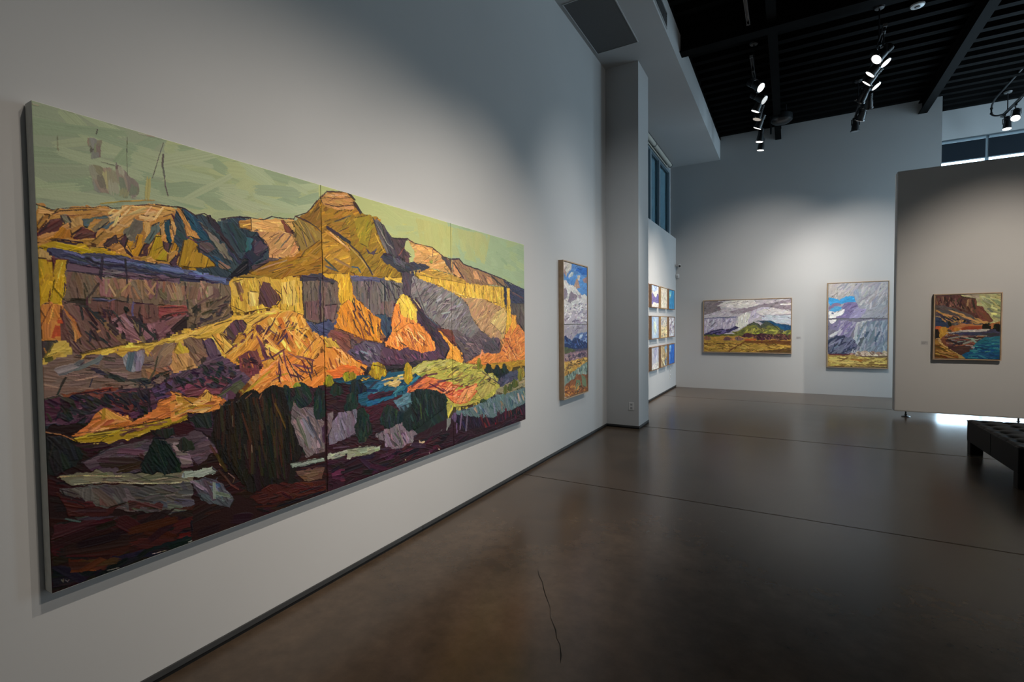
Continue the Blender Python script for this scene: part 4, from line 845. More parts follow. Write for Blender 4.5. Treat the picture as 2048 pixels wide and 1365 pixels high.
def framed(label, axis, wall, u0, u1, v0, v1, depth, pic, gain, fmat='wood', face=0.014, gap=0.006, split=None, nx=60, ny=60, group=None):
    """Tray-framed canvas: four rails, dark gap, one or two stretched canvases with paint."""
    cu = (u0 + u1) / 2
    if axis == 'x': t = thing('framed_painting', label, 'painting', (wall, cu, v0), group)
    else: t = thing('framed_painting', label, 'painting', (cu, wall, v0), group)
    L = t.location
    def bx_(nm, a, b, d0, d1, z0, z1, m, par):
        if axis == 'x': return boxo(nm, (d0, d1, a - L.y, b - L.y, z0 - L.z, z1 - L.z), m, par)
        return boxo(nm, (a - L.x, b - L.x, -d1, -d0, z0 - L.z, z1 - L.z), m, par)
    bx_('frame_rail', u0, u0 + face, 0, depth, v0, v1, fmat, t); bx_('frame_rail', u1 - face, u1, 0, depth, v0, v1, fmat, t)
    bx_('frame_rail', u0 + face, u1 - face, 0, depth, v0, v0 + face, fmat, t); bx_('frame_rail', u0 + face, u1 - face, 0, depth, v1 - face, v1, fmat, t)
    bx_('backing', u0 + face, u1 - face, 0.004, 0.012, v0 + face, v1 - face, 'rabbet', t)
    zz = [v0 + face + gap, v1 - face - gap]
    parts = [zz] if split is None else [[zz[0], split - 0.004], [split + 0.004, zz[1]]]
    fr = depth - 0.008
    for (z0, z1) in parts:
        c = bx_('canvas', u0 + face + gap, u1 - face - gap, 0.012, fr - 0.001, z0, z1, 'canvas', t)
        n = max(8, int(ny * (z1 - z0) / (v1 - v0)))
        pl = wall + (fr if axis == 'x' else -fr)
        pic.surface(u0 + face + gap + 0.001, u1 - face - gap - 0.001, z0 + 0.001, z1 - 0.001, nx, n, c, L, gain, front=pl)
    return t

# ---- tall diptych beside the pilaster: storm clouds over blue mountains
C = Pic('x', 0.058, 5.53, 6.372, 0.665, 2.40, 200, sl=16, sw=5, rag=1.2, relief=0.0008)
C.vs = 0.75
f, k, e, d = C.f, C.k, C.e, C.d
C.v(1100, 510, 9.1)
f('5580b4/4a78b0/6a90bc', -30, '230,90 690,200 690,760 560,730 400,520 230,470')
f('2a64ae/1f58a4', -10, '490,230 690,230 690,370 560,350 470,280'); f('5a8cc4/4c80ba', -40, '300,420 560,330 690,480 690,700 560,720 440,560')
f('c8c0b4/b8b0a8/d8d0c0', -60, '230,110 400,150 380,260 320,330 290,400 240,300'); f('d0cfc4/a8b0b4', -30, '370,320 425,310 420,370 340,430 330,400'); f('b09080', 70, '250,260 300,330 290,390 255,340'); k('e0dcd0', 12, '480,180 560,200 680,240'); k('9ab0c8', 14, '350,260 330,360 360,430')
f('a08078/98787c', -60, '590,450 690,380 690,520 630,510'); f('b08c78/bc9880', 60, '470,440 500,430 545,590 480,610 410,620 440,540'); f('c8bcac', -50, '500,370 550,380 540,460 500,440')
f('d6d0c8/e2dcd4/c8c0bc', 35, '230,440 300,460 340,530 420,550 480,620 540,690 560,740 620,710 690,780 690,1260 230,1260')
f('8c7c88/9a8a94/7e7080', -40, '240,610 290,605 320,700 300,790 240,830'); f('8a7a84/968690', -25, '310,860 340,760 380,640 430,700 500,740 480,800 400,850 330,870'); f('a89aa0', 60, '500,730 560,720 570,800 520,800'); k('f0e8dc', 10, '250,470 330,560 420,600'); k('eee6da', 12, '300,790 330,700 390,640'); k('efe8de', 10, '450,900 500,820 510,760')
f('d0c8c4/dcd4d0/c0b8b8', -50, '240,880 400,860 560,800 690,790 690,1000 450,1020 240,1050'); f('c2b6bc/b0a4b0/ccc2c4', -30, '240,1040 460,1020 690,990 690,1250 240,1250'); d('8c8090/e4dcd8', -30, '260,900 680,860 680,1240 260,1240', 60, 16, 4); k('6a5a60', 8, '570,950 620,968 670,965'); k('7c6c7c', 22, '400,1215 520,1190'); k('84748a', 20, '560,1140 640,1150'); k('8a7e90', 18, '540,1240 650,1210')
C.v(1100, 650, 8.03)
f('a89ea4/b8aeb0/9a90a0', -35, '210,-5 605,-5 605,140 400,200 210,240'); k('7c7280', 16, '400,90 440,55 520,50'); k('d0c8c8', 10, '260,60 320,20')
f('5e74a0/7a8cae/4a629a', -50, '350,260 400,180 440,140 500,120 560,130 605,100 605,300 480,300'); d('a8b4c8/3c5088', -55, '380,180 600,120 600,280 400,280', 30, 14, 4)
f('1c2c58/243866/2c4270', 40, '210,200 240,178 300,220 365,250 400,205 430,215 500,240 605,300 605,385 480,385 210,370'); d('4a628c/16224a', 50, '220,220 400,230 600,310 560,370 230,350', 36, 14, 4)
f('4a5034/5a5c38', -5, '210,360 400,385 480,400 400,430 210,470'); f('4a4456/5a4a58', 5, '380,385 605,380 605,420 420,430'); f('8a6a74/6e5866/9c7c80', -15, '210,470 400,425 605,405 605,500 470,540 340,580 210,600'); d('b09090/3e3444', -20, '220,470 600,420 600,490 360,570 220,580', 60, 14, 4)
f('c49440/d0a44c/b4843a', -12, '210,600 340,585 470,540 605,505 605,590 520,630 440,690 330,760 210,820'); d('6a4c28/e0b860', -14, '220,620 600,520 590,580 400,700 230,780', 50, 20, 3); d('5a4428', 88, '220,740 370,740 360,790 230,810', 16, 14, 2.5)
f('7a8c80/6c8078/8a9a90', 75, '210,830 330,780 440,700 530,630 605,590 605,790 520,760 400,790 380,860 280,930 210,1000'); d('3c4c48/a8b4a4', 80, '230,840 600,620 600,760 280,920', 50, 14, 4)
f('8c5430/7a4628/a0643a', -45, '210,1010 280,930 400,860 420,800 510,790 605,800 605,1060 400,1120 210,1180'); f('6c7c5c/8a9878', 80, '400,1020 420,880 480,880 500,990 440,1080 390,1080'); f('70805f', 80, '500,800 560,830 590,980 520,1000'); d('b87838/5a3420/c88a40', -30, '220,1000 400,920 600,1000 560,1070 240,1160', 60, 16, 4); k('e4d8c8', 12, '225,1080 235,1110'); k('e4d8c8', 10, '295,1135 308,1150'); k('e0d4c4', 10, '225,1165 270,1160')
C.blur_height()
zsp = on_x(1150, 649, 0.058)[2]
framed('tall narrow framed diptych of clouds over blue mountains, beside the pilaster', 'x', 0.0, 5.53, 6.372, 0.665, 2.40, 0.066, C, 1.0, 'wood', split=zsp, nx=140, ny=300)

# ---- wide storm over green hills on the back wall
B1 = Pic('y', YB - 0.05, 0.655, 2.54, 0.89, 2.158, 150, sl=13, sw=4, rag=1.1, relief=0.0008)
B1.vs = 0.7
f, k, e, d = B1.f, B1.k, B1.e, B1.d
B1.v(1380, 540, 4.876)
f('b8b0b4/a8a0a8/c8c2c4', -10, '120,270 1000,260 1000,640 120,640')
f('7c7274/6e6468/8a7e80', -15, '130,290 330,310 290,360 300,390 200,430 130,440'); f('d4cec8/e0dad0/c0b8b4', -20, '260,350 330,310 470,290 620,290 660,340 560,370 420,370 330,360'); f('8e828a/82767e/9c9098', -12, '380,400 560,370 700,340 860,310 1000,280 1000,390 860,380 760,370 640,390 520,420 420,430')
d('e8e2dc', -15, '860,330 990,310 990,340 880,345', 10, 16, 4); f('bdb4bc/cfc8cc', -10, '130,440 280,400 330,410 420,440 330,450 200,460'); f('b0a8b8/c4bcc8/a298b0', -70, '130,470 460,450 430,560 340,600 130,630'); d('9088a0/c4bec8', -65, '140,480 440,460 400,590 150,620', 60, 18, 4); k('5c5c74', 8, '140,475 300,465 450,460')
f('dcdad0/ece8da/c8c4c4', -75, '440,560 470,460 540,410 600,430 570,520 480,580'); f('c8c0cc/b4aabc', -60, '560,520 600,400 700,360 800,370 800,440 700,440 640,480'); f('cfc9c8/dcd6d2', -5, '640,400 800,370 1000,400 1000,450 820,440 700,450'); f('bcc2cc/c8ccd2', 10, '700,440 1000,440 1000,530 820,510 700,480'); k('8a7e88', 10, '830,440 990,432'); k('9a90a0', 8, '640,420 720,460 740,440')
f('3c3858/4a4468/2e2c48', -15, '130,630 200,595 320,570 350,600 440,545 480,560 400,600 300,635 140,640'); d('6a5c88/28243e', -25, '150,620 340,580 420,570 300,630', 24, 14, 4)
f('3c4c5c/4a5c6c', 20, '640,500 720,490 800,500 870,520 1000,540 1000,600 880,600 800,540 700,520'); f('20486a/2a5878', 25, '760,500 860,520 1000,550 1000,590 890,590 820,540'); f('4a5044/5a5c48', 35, '560,540 620,505 690,540 740,500 800,530 860,550 900,600 840,590 760,560 700,600')
f('6a6c38/7c7c3c/888444', -20, '400,610 480,590 560,540 640,540 700,590 760,540 860,560 890,610 940,590 1000,580 1000,640 480,640'); d('a8a448/b0a84c/4c5034', -35, '480,590 650,560 840,570 990,600 960,630 520,630', 50, 16, 4); k('3a3c30', 7, '560,540 620,508 690,545 700,600'); k('30342c', 7, '740,500 800,530 890,605')
f('56582c/6a6a34', 0, '130,635 420,625 1000,630 1000,650 130,660'); f('b08840/a07838', 0, '130,650 1000,640 1000,700 130,700')
e('4a2a34/5a3840', 570, 640, 60, 22); e('4a2c38/3c222e', 720, 655, 95, 34); e('4a3230/5e4034', 880, 655, 80, 34); e('5a3c34', 970, 655, 25, 26); e('6a4a4a', 365, 675, 40, 22); e('86644c', 170, 670, 30, 22); e('7a5a54', 480, 670, 45, 20); e('a87848', 410, 680, 20, 16); d('7c5648/2c1c24', 40, '520,625 980,630 980,685 630,685', 50, 10, 4); f('a85a30', -8, '520,680 640,665 640,685 540,692')
f('9a7c38/a88840/8a6a30', -2, '130,690 1000,690 1000,812 130,812'); d('c0a050/6a4a24/b89044', -3, '135,700 995,700 995,800 135,800', 120, 30, 3); f('6a4424/5c3a20', -5, '520,690 1000,690 1000,730 700,720 560,712'); k('6a3c24', 10, '545,692 490,725 430,760 370,800'); k('4a3420', 5, '140,722 480,716'); f('5c4428', -8, '700,790 1000,760 1000,812 620,812')
B1.blur_height()
framed('wide framed landscape of storm clouds over green hills, on the back wall', 'y', YB, 0.655, 2.54, 0.89, 2.158, 0.05, B1, 1.0, 'wood', nx=200, ny=135)

# ---- tall storm diptych on the back wall
B2 = Pic('y', YB - 0.05, 3.205, 4.29, 0.606, 2.45, 150, sl=16, sw=4.5, rag=1.1, relief=0.0008)
B2.vs = 0.5
f, k, e, d = B2.f, B2.k, B2.e, B2.d
B2.v(1640, 550, 6.825)
f('9a9aa0/a6a4a8/8e9098', -35, '90,70 960,60 960,620 90,620'); f('a8a29e/b4aeaa/989490', -55, '120,110 480,100 480,220 360,280 260,330 200,350 120,290'); d('aeaaa8/94929a', -50, '130,120 920,100 920,560 560,420', 110, 30, 4)
f('3c90c4/4a9cd0', -20, '120,300 200,320 260,350 360,285 460,290 485,370 420,360 340,380 270,400 190,400 120,420'); f('7c6c88/86748e', -15, '120,430 190,385 260,385 280,410 200,440 120,480'); f('4a94c2/5a9cc4', -25, '120,490 200,430 300,430 290,470 210,510 140,500')
f('7a7094/8a80a4/6c6288', -30, '290,440 340,380 400,360 490,380 520,430 480,520 380,600 230,602 210,580 300,550 330,510'); f('e6e4e0/f0eeea', -30, '120,490 160,500 210,520 330,470 330,500 290,560 210,570 220,600 120,602'); f('5a6480', 30, '150,510 190,515 180,545'); f('9890b0/a8a0bc', -35, '380,600 500,450 640,470 560,580')
f('9ca0a6/a4a4aa', -30, '470,220 560,180 560,330 520,400 480,350'); f('8c96a8/98a0b0', 70, '460,220 520,190 530,300 490,350')
f('74707e/807c8a/686878', -50, '90,590 960,590 960,1080 90,1080'); f('dedad8', -20, '120,610 230,610 200,650 140,670'); f('7a7490/8680a0', -40, '130,670 230,630 330,650 330,740 250,760 130,740'); f('c4c4c8/d4d2d2', -35, '120,830 200,780 300,730 310,760 230,820 130,860'); f('9088a4/a49cb4/80789a', -50, '300,620 500,640 480,720 380,880 260,880 330,760'); d('a8a0b4/766e90', -52, '250,620 500,640 400,860 220,860', 40, 30, 4)
f('b4b2b4/c4c2c2/a4a4aa', -62, '500,640 720,610 640,760 560,900 480,1060 400,1060 450,860'); f('7c8894/8894a0/6c7886', -65, '640,640 945,610 945,1060 560,1060 620,850'); d('9ca2aa/707a88', -65, '500,640 930,620 930,1040 450,1050', 110, 34, 4); f('4a5868', -75, '630,770 670,770 650,840 610,880'); f('485668', -70, '790,780 830,770 760,920 740,900'); f('585e64', -60, '540,860 600,850 560,980 520,990')
f('3a3e54/464a5e/30344a', -35, '110,890 230,830 330,830 400,880 360,960 480,940 430,1040 330,1080 110,1080'); d('62647a/2e3246/74768a', -42, '110,860 420,840 520,960 440,1060 130,1070', 80, 34, 5); k('8a8ca0', 10, '150,950 320,860'); k('787a8e', 10, '330,1010 480,900')
f('a88c50/9a7c44/b89c58', -2, '90,1080 960,1080 960,1280 90,1280'); f('5a3034/6a3c3a', -3, '115,1075 470,1075 470,1095 115,1092'); e('b88c80', 432, 1082, 24, 16)
e('b8a08c/c4ac98', 520, 1082, 48, 36); e('bca48c/a88c7c', 610, 1074, 65, 34); e('a8907c', 730, 1080, 45, 30); e('9c806c/b49c88', 810, 1080, 60, 34); e('bca690/ae967e', 890, 1075, 50, 38); d('7a5c54/d8c4ac', 30, '480,1050 930,1050 930,1110 480,1110', 60, 9, 3); f('6c5840', 0, '470,1105 935,1105 935,1135 600,1120')
d('c8b060/7a5a30/d4bc6c', -4, '115,1110 930,1130 930,1250 115,1250', 130, 26, 3); d('a86c30', -3, '370,1150 600,1160 560,1190', 10, 26, 3); k('3a2c24', 7, '115,1250 500,1258 930,1262')
B2.blur_height()
zsp = on_y(1715, 638, YB - 0.05)[2]
framed('tall framed diptych of a grey rainstorm, on the back wall next to the partition', 'y', YB, 3.205, 4.29, 0.606, 2.45, 0.05, B2, 1.0, 'wood', split=zsp, nx=140, ny=230)

# ---- river canyon on the freestanding partition
YP = 10.20
P1 = Pic('y', YP - 0.055, 4.50, 5.305, 0.98, 2.026, 200, sl=16, sw=4.5, rag=1.1, relief=0.0008)
f, k, e, d = P1.f, P1.k, P1.e, P1.d
P1.v(1850, 575, 8.27)
f('b4b080/c0b878/a8a87c', 15, '560,80 1290,80 1290,600 900,600'); f('a89c84/b4a488', 10, '560,110 900,110 900,260 840,180 700,160'); f('a4ac7c/b0b47c', -25, '900,230 1130,180 1250,200 1250,340 1000,320'); d('c8c080/98a078', 20, '880,150 1250,130 1250,520 1100,480', 40, 30, 5)
f('5a3a34/64443a/4c3230', 80, '140,110 570,110 620,150 700,165 840,185 862,300 940,310 1000,390 1130,550 1040,590 900,540 760,460 500,350 300,290 140,300'); f('6e4438/7c4c40', 70, '700,190 835,185 862,310 860,430 760,420 720,300'); f('7a4a3c/864f40', 50, '860,310 940,310 1130,550 1040,590 900,530 850,430'); f('6a5244/5c4a40', 85, '160,180 500,200 620,280 700,400 520,330 300,280 160,290'); d('8a6450/3e2a28', 80, '160,140 820,200 840,420 500,320 170,280', 50, 24, 4)
k('38282a', 8, '250,180 260,260'); k('38282a', 8, '370,190 380,280'); k('2e2224', 8, '560,115 640,165 740,170 840,190'); k('5a3430', 7, '860,310 990,390 1120,540')
f('5a5250/4c4c50/686058', 22, '140,300 300,290 500,350 760,460 1040,590 900,620 700,610 480,600 300,620 140,640'); f('34405a/3e4a60/2a344c', 20, '145,470 300,500 420,560 360,640 145,640'); f('d09a50/dca860/c08840', 28, '150,355 230,385 380,470 500,490 520,520 440,560 330,500 230,440 160,400'); f('c89c60/d4aa6c', 25, '370,375 460,385 620,440 800,520 960,590 880,590 700,520 520,440'); f('c8985c', 28, '800,480 900,530 1040,585 980,600 860,540'); k('d8ac70', 10, '160,480 300,500 440,560'); d('c49058/3a3a48', 22, '160,380 520,480 900,600 600,600 300,560', 50, 26, 4)
f('b87848/c88854', -5, '480,640 640,590 900,620 1250,560 1250,620 940,640 560,690'); f('a04c30/b05a38', -3, '540,680 720,640 930,640 900,670 640,690'); e('1c2418', 540, 530, 28, 20); e('1c2418', 660, 555, 24, 16); e('1e2618', 400, 585, 32, 30); e('1c2016', 1000, 630, 60, 26); e('1a1c14', 1190, 640, 70, 40); e('22281c', 1050, 605, 30, 16); k('c06a48', 12, '1020,660 1130,655'); f('181c16', 60, '1100,680 1250,660 1250,760 1180,700')
f('c06038/b0502e', 70, '140,650 260,640 300,680 240,730 145,720'); f('c09038/b08030/9c6c28', 80, '235,700 290,650 360,650 360,730 330,830 230,820'); e('b8683c', 450, 670, 60, 30); e('c08838', 510, 690, 40, 22); f('2a2420/1c1c1a', 80, '135,690 220,690 240,760 220,840 135,840'); k('c8a070', 12, '180,850 250,830 360,825'); e('5a4a3c', 400, 705, 30, 16)
f('c0b8ac/a8a4a4', -2, '350,740 640,710 900,690 1080,700 900,730 700,740 400,760'); f('40425a/4c4c62', -3, '370,760 620,740 900,735 1150,710 1250,760 1250,800 900,790 560,780'); f('3e3a44', 0, '900,740 1250,760 1250,800 960,790')
f('7a4a34/8a5a3c/6a3e30', 0, '240,850 370,770 560,780 820,790 700,900 560,960 500,1020 380,990'); f('6a5a58/52484c', 0, '560,780 1000,800 1100,820 900,870 800,960 700,1040 500,1040 560,920'); d('a0684c/3a2c34/9aa09c/5a3a3c', 0, '300,800 1050,800 860,950 560,1040 380,980', 150, 30, 4); f('4c3430', 0, '380,980 760,960 760,1050 640,1100 520,1080')
f('2a6c7c/327a88/205f72', 0, '860,890 1000,820 1250,800 1250,980 900,990 780,990'); f('1c5c84/226a90/184e74', 2, '760,1040 900,980 1250,970 1250,1210 640,1210 600,1120'); f('184878/1e5084', 0, '720,1080 1000,1060 1250,1080 1250,1210 740,1210'); d('3f8c92/1a4a78/226080', 2, '740,1000 1240,820 1240,1180 700,1180', 90, 34, 4)
f('a07838/ac8440/8c6630', 15, '120,850 210,850 240,900 380,1000 560,1110 680,1180 680,1215 120,1215'); k('d0b078', 14, '210,860 240,910 370,1000 540,1100 660,1180'); d('6a4820/c49850', 12, '140,900 300,980 600,1170 140,1180', 60, 34, 4); f('b89a58', 30, '520,1100 600,1130 690,1190 560,1180')
P1.blur_height()
framed('framed canyon river painting on the freestanding partition', 'y', YP, 4.50, 5.305, 0.98, 2.026, 0.06, P1, 0.85, 'wood', nx=160, ny=200)

# ---- grid of small framed studies past the pilaster
cols_y = [(9.14, 9.80), (10.01, 10.665), (10.83, 11.49), (11.66, 12.315)]
rows_z = [(1.935, 2.41), (1.28, 1.765), (0.63, 1.12)]
def small(ci, ri, lab, fm, draw):
    a, b = cols_y[ci]; z0, z1 = rows_z[ri]
    p = Pic('x', 0.05, a, b, z0, z1, 110, sl=12, sw=4, rag=1.0, relief=0.0012)
    p.v(1296, 555, 13.65)
    draw(p)
    p.blur_height()
    framed(lab, 'x', 0.0, a, b, z0, z1, 0.055, p, 1.0, fm, nx=70, ny=52, face=0.012, gap=0.004, group='small framed cloud studies past the pilaster')
def allp(p, c, ang, **kw):
    p.f(c, ang, '', P=np.array([(-3, -3), (p.W + 3, -3), (p.W + 3, p.H + 3), (-3, p.H + 3)], float), **kw)
def poly(p, c, ang, *uv, **kw):
    p.f(c, ang, '', P=np.array([(u * p.W, v * p.H) for u, v in uv], float), **kw)
def s_purple(p):
    allp(p, 'd4d0c8/c8c4c0', -20); poly(p, 'a8b8d0/b8c4d4', 0, (0, 0), (.9, .0), (.8, .22), (.3, .3), (0, .2))
    poly(p, '6e6494/645a90/8278a0', -30, (.02, .45), (.15, .32), (.3, .42), (.55, .52), (.7, .48), (.85, .32), (1, .5), (1, .78), (.8, .75), (.6, .8), (.35, .75), (.15, .85), (.02, .8)); poly(p, 'd8d0c4', 0, (0, .86), (.2, .82), (.5, .78), (1, .8), (1, 1), (0, 1))
def s_cream(p):
    allp(p, 'd4cab8/c8beac/dcd4c4', 80); p.d('a89c88/e8e0d0', 80, '355,280 530,310 520,850 340,840', 30, 14, 3)
def s_sky(p):
    allp(p, '3c84ac/3478a4/4a90b4', 85); poly(p, '70b8c0/8accc4', 70, (.1, .1), (.5, .05), (.4, .3), (.2, .45), (.05, .4)); poly(p, 'c8d8b8', 60, (.12, .2), (.35, .3), (.2, .42))
def s_mist(p):
    allp(p, 'a4b4c4/b4c0c8/98acc0', 75); poly(p, 'c0ccc0/d0d8c4', 80, (.3, .2), (.6, .25), (.7, .6), (.45, .85), (.3, .6)); poly(p, 'dcdcb0', 80, (.42, .35), (.55, .4), (.5, .62)); poly(p, '90a8c8', 80, (0, 0), (.3, 0), (.2, .4), (0, .5))
def s_tan(p):
    allp(p, 'c4b8a8/b8ac9c', -30); poly(p, 'd4c090/c8b488', 0, (0, .55), (1, .5), (1, 1), (0, 1)); poly(p, 'a8a8a8/b8b4b0', -30, (0, 0), (1, 0), (1, .35), (0, .4)); k_ = p.d; k_('8a8474/e0d4b0', -35, '360,1090 530,1090 510,1600 340,1640', 40, 12, 3)
def s_lilac(p):
    allp(p, 'b8acb0/a89ca4', -50); p.d('786c84/ece8e4/d0c8cc', -55, '570,1090 720,1100 710,1600 560,1610', 50, 14, 4)
def s_grey(p):
    allp(p, 'b4b4bc/a8a8b4', 80); poly(p, '9c9cb0/8c90a8', -60, (.3, .1), (.8, .0), (.6, .4), (.3, .6)); poly(p, 'd0ccc4/c4c0b8', 0, (0, .85), (.4, .72), (1, .7), (1, 1), (0, 1))
def s_rock(p):
    allp(p, 'b8a078/a89070', 70); poly(p, '6a90b4/7ca0c0', 80, (.55, .05), (1, .0), (.95, .45), (.7, .35)); poly(p, '5a84ac', 80, (.6, .65), (.95, .6), (.9, .95), (.6, .95)); p.d('6a5840/e0d0a8/907a58', 70, '360,1880 530,1850 510,2400 340,2420', 40, 12, 4)
def s_deep(p):
    allp(p, '2c64b4/2458a8/3a74c0', 85); poly(p, '7ab0d0/90c0d4', 70, (.05, .1), (.4, .05), (.3, .3), (.15, .4)); poly(p, 'b8d0c8', 70, (.1, .25), (.3, .3), (.18, .42)); poly(p, '5a88c8', 85, (0, .45), (.25, .5), (.2, .9), (0, .95))
def s_pale(p): allp(p, 'ccc8c0/c0bcb8', 40)
L9 = 'small framed study of '
small(1, 0, L9 + 'a purple cloud bank, top row beside the pilaster', 'wood_dark', s_purple); small(2, 0, L9 + 'cream haze, middle of the top row', 'wood_gold', s_cream); small(3, 0, L9 + 'turquoise sky, top row nearest the corner', 'wood_dark', s_sky)
small(1, 1, L9 + 'pale blue mist with a yellow glow, centre row beside the pilaster', 'wood_dark', s_mist); small(2, 1, L9 + 'tan and grey haze, centre of the grid', 'wood_gold', s_tan); small(3, 1, L9 + 'mottled lilac clouds, centre row nearest the corner', 'wood_dark', s_lilac)
small(1, 2, L9 + 'grey rain over pale ground, bottom row beside the pilaster', 'wood_dark', s_grey); small(2, 2, L9 + 'tan rock and blue patches, middle of the bottom row', 'wood_dark', s_rock); small(3, 2, L9 + 'deep blue sky, bottom row nearest the corner', 'wood_dark', s_deep)
for _r, _n in enumerate(('top', 'centre', 'bottom')):
    small(0, _r, L9 + 'pale clouds, %s row, almost hidden behind the pilaster' % _n, 'wood_dark', s_pale)
# ================================================================== TRACK LIGHTING
def proto_meshes():
    ms = {}
    def mk(nm, fn, m, smooth=True):
        bm = bmesh.new(); fn(bm)
        bmesh.ops.recalc_face_normals(bm, faces=bm.faces[:])
        me = bpy.data.meshes.new(nm); bm.to_mesh(me); bm.free()
        if smooth:
            for p in me.polygons: p.use_smooth = True
            me.set_sharp_from_angle(angle=R(40))
        me.materials.append(M[m]); ms[nm] = me
    prof = [(0, -.125), (.040, -.125)]
    z = -.122
    for i in range(5):
        prof += [(.054, z), (.054, z + .008), (.043, z + .009), (.043, z + .017)]; z += .018
    prof += [(.052, -.03), (.060, .03), (.064, .105)]
    mk('housing', lambda b: lathe(b, prof + [(.056, .105), (.052, .088), (0, .088)], seg=26), 'black')
    mk('rim', lambda b: lathe(b, [(.066, .100), (.072, .100), (.072, .119), (.066, .119), (.066, .100)], seg=26), 'black')
    mk('lens', lambda b: lathe(b, [(0, .124), (.03, .1235), (.0655, .121), (.0655, .104), (0, .104)], seg=26), 'lens_on')
    mk('clip', lambda b: cyl(b, (.071, 0, .111), (.086, 0, .111), .006, seg=8), 'chrome')
    def yoke(b):
        for s in (-1, 1): box(b, s * .066 - .004, s * .066 + .004, -.012, .012, -.008, .095)
        box(b, -.070, .070, -.012, .012, .087, .095)
    mk('yoke', yoke, 'black', False)
    return ms
HM = proto_meshes()
def child(nm, me, par, mtx=None):
    o = bpy.data.objects.new(nm, me); COL.objects.link(o); o.parent = par
    if mtx is not None: o.matrix_local = mtx
    return o
LENS_MATS = {'on': 'lens_on', 'dim': 'lens_dim', 'off': 'lens_off'}
def head(label, lens, ztrack, aim, watts, cone=34, blend=0.7, state='on', color=LAMP_NEUTRAL, group='track spotlights', radius=0.03):
    P_, A_ = Vector(lens), Vector(aim)
    n = (A_ - P_).normalized()
    piv = P_ - n * 0.11
    tx = TRX[ztrack]
    t = thing('track_spotlight', label, 'spotlight', (tx, piv.y, ztrack), group)
    ox = piv.x - tx
    bm = bmesh.new(); box(bm, -.018, .018, -.05, .05, -.03, 0.0, bev=.003)
    cyl(bm, (0, 0, -.03), (ox, 0, piv.z + .09 - ztrack), .009, seg=10)
    obj('track_adapter', bm, 'black', t)
    az = math.atan2(n.y, n.x) - math.pi / 2
    child('yoke', HM['yoke'], t, Matrix.Translation((ox, 0, piv.z - ztrack)) @ Matrix.Rotation(az, 4, 'Z'))
    q = n.to_track_quat('Z', 'Y').to_matrix().to_4x4()
    h = child('housing', HM['housing'], t, Matrix.Translation((ox, 0, piv.z - ztrack)) @ q)
    child('rim', HM['rim'], h)
    lm = HM['lens'] if state == 'on' else HM.setdefault('lens_' + state, HM['lens'].copy())
    if state != 'on': lm.materials[0] = M[LENS_MATS[state]]
    child('lens', lm, h)
    for a_ in (20, 140, 260): child('clip', HM['clip'], h, Matrix.Rotation(R(a_), 4, 'Z'))
    if watts:
        l = bpy.data.lights.new('lamp', 'SPOT'); l.energy = watts; l.color = color
        l.spot_size = R(cone); l.spot_blend = blend; l.shadow_soft_size = radius
        o = bpy.data.objects.new('lamp', l); COL.objects.link(o); o.parent = t
        o.matrix_local = Matrix.Translation(Vector((ox, 0, piv.z - ztrack)) + n * 0.13) @ (-n).to_track_quat('Z', 'Y').to_matrix().to_4x4()
    return t
def track(label, x, y0, y1, z, stems, group='lighting tracks', conduit=False):
    t = thing('lighting_track', label, 'track', (x, (y0 + y1) / 2, z), group)
    c = (y0 + y1) / 2
    bm = bmesh.new()
    box(bm, -.020, -.013, y0 - c, y1 - c, 0, .035); box(bm, .013, .020, y0 - c, y1 - c, 0, .035); box(bm, -.013, .013, y0 - c, y1 - c, .024, .035)
    obj('rail', bm, 'black', t)
    for e_ in (y0, y1):
        boxo('end_cap', (-.022, .022, e_ - c - .006, e_ - c + .006, -.002, .037), 'greymetal', t)
    for s in stems:
        bm = bmesh.new(); cyl(bm, (0, s - c, .035), (0, s - c, ZC - z - .02), .009, seg=10)
        obj('stem', bm, 'black', t, True)
        bm = bmesh.new(); lathe(bm, [(0, -.03), (.055, -.022), (.065, 0), (0, 0)], (0, s - c, ZC - z))
        obj('canopy', bm, 'greymetal' if s > 12 else 'black', t, True)
    return t
ZT1, ZT2, ZT3 = 5.50, 5.47, 5.62
TRX = {ZT1: 1.97, ZT2: 3.55, ZT3: 6.12}
track('black lighting track nearest the soffit, above the middle of the room', 1.97, 8.1, 11.8, ZT1, (8.69, 11.3))
track('near end of a lighting track at the top edge of the view', 1.99, 0.6, 7.2, ZT1, (1.2, 4.0, 6.8))
track('black lighting track hung in the middle of the ceiling', 3.55, 8.1, 11.6, ZT2, (8.61, 11.0))
track('lighting track over the viewer, aimed at the triptych', 3.55, 0.3, 6.6, ZT2, (1.0, 3.5, 6.1))
t3 = track('black lighting track at the top right before the far window', 6.12, 11.2, 13.32, ZT3, (11.8, 13.03))
track('lighting track on the right side over the viewer', 6.12, 0.6, 6.4, ZT3, (1.2, 5.6))
bm = bmesh.new()
c3 = t3.location
def arc(p0, c, p1, n=8):
    return [tuple((1 - s) ** 2 * np.array(p0) + 2 * s * (1 - s) * np.array(c) + s * s * np.array(p1)) for s in np.linspace(0, 1, n)]
cp = arc((-.02, 13.22 - c3.y, .02), (-.12, 13.3 - c3.y, .02), (-.16, 13.3 - c3.y, .09)) + arc((-.16, 13.3 - c3.y, .20), (-.16, 13.28 - c3.y, .33), (-.13, 13.0 - c3.y, .36)) + [(-.10, 12.3 - c3.y, .40), (-.08, 11.4 - c3.y, .44)]
tube(bm, cp, .016)
for q in (.10, .20): cyl(bm, (-.16, 13.3 - c3.y, q - .015), (-.16, 13.3 - c3.y, q + .015), .024, seg=12)
obj('conduit', bm, 'black', t3, True)

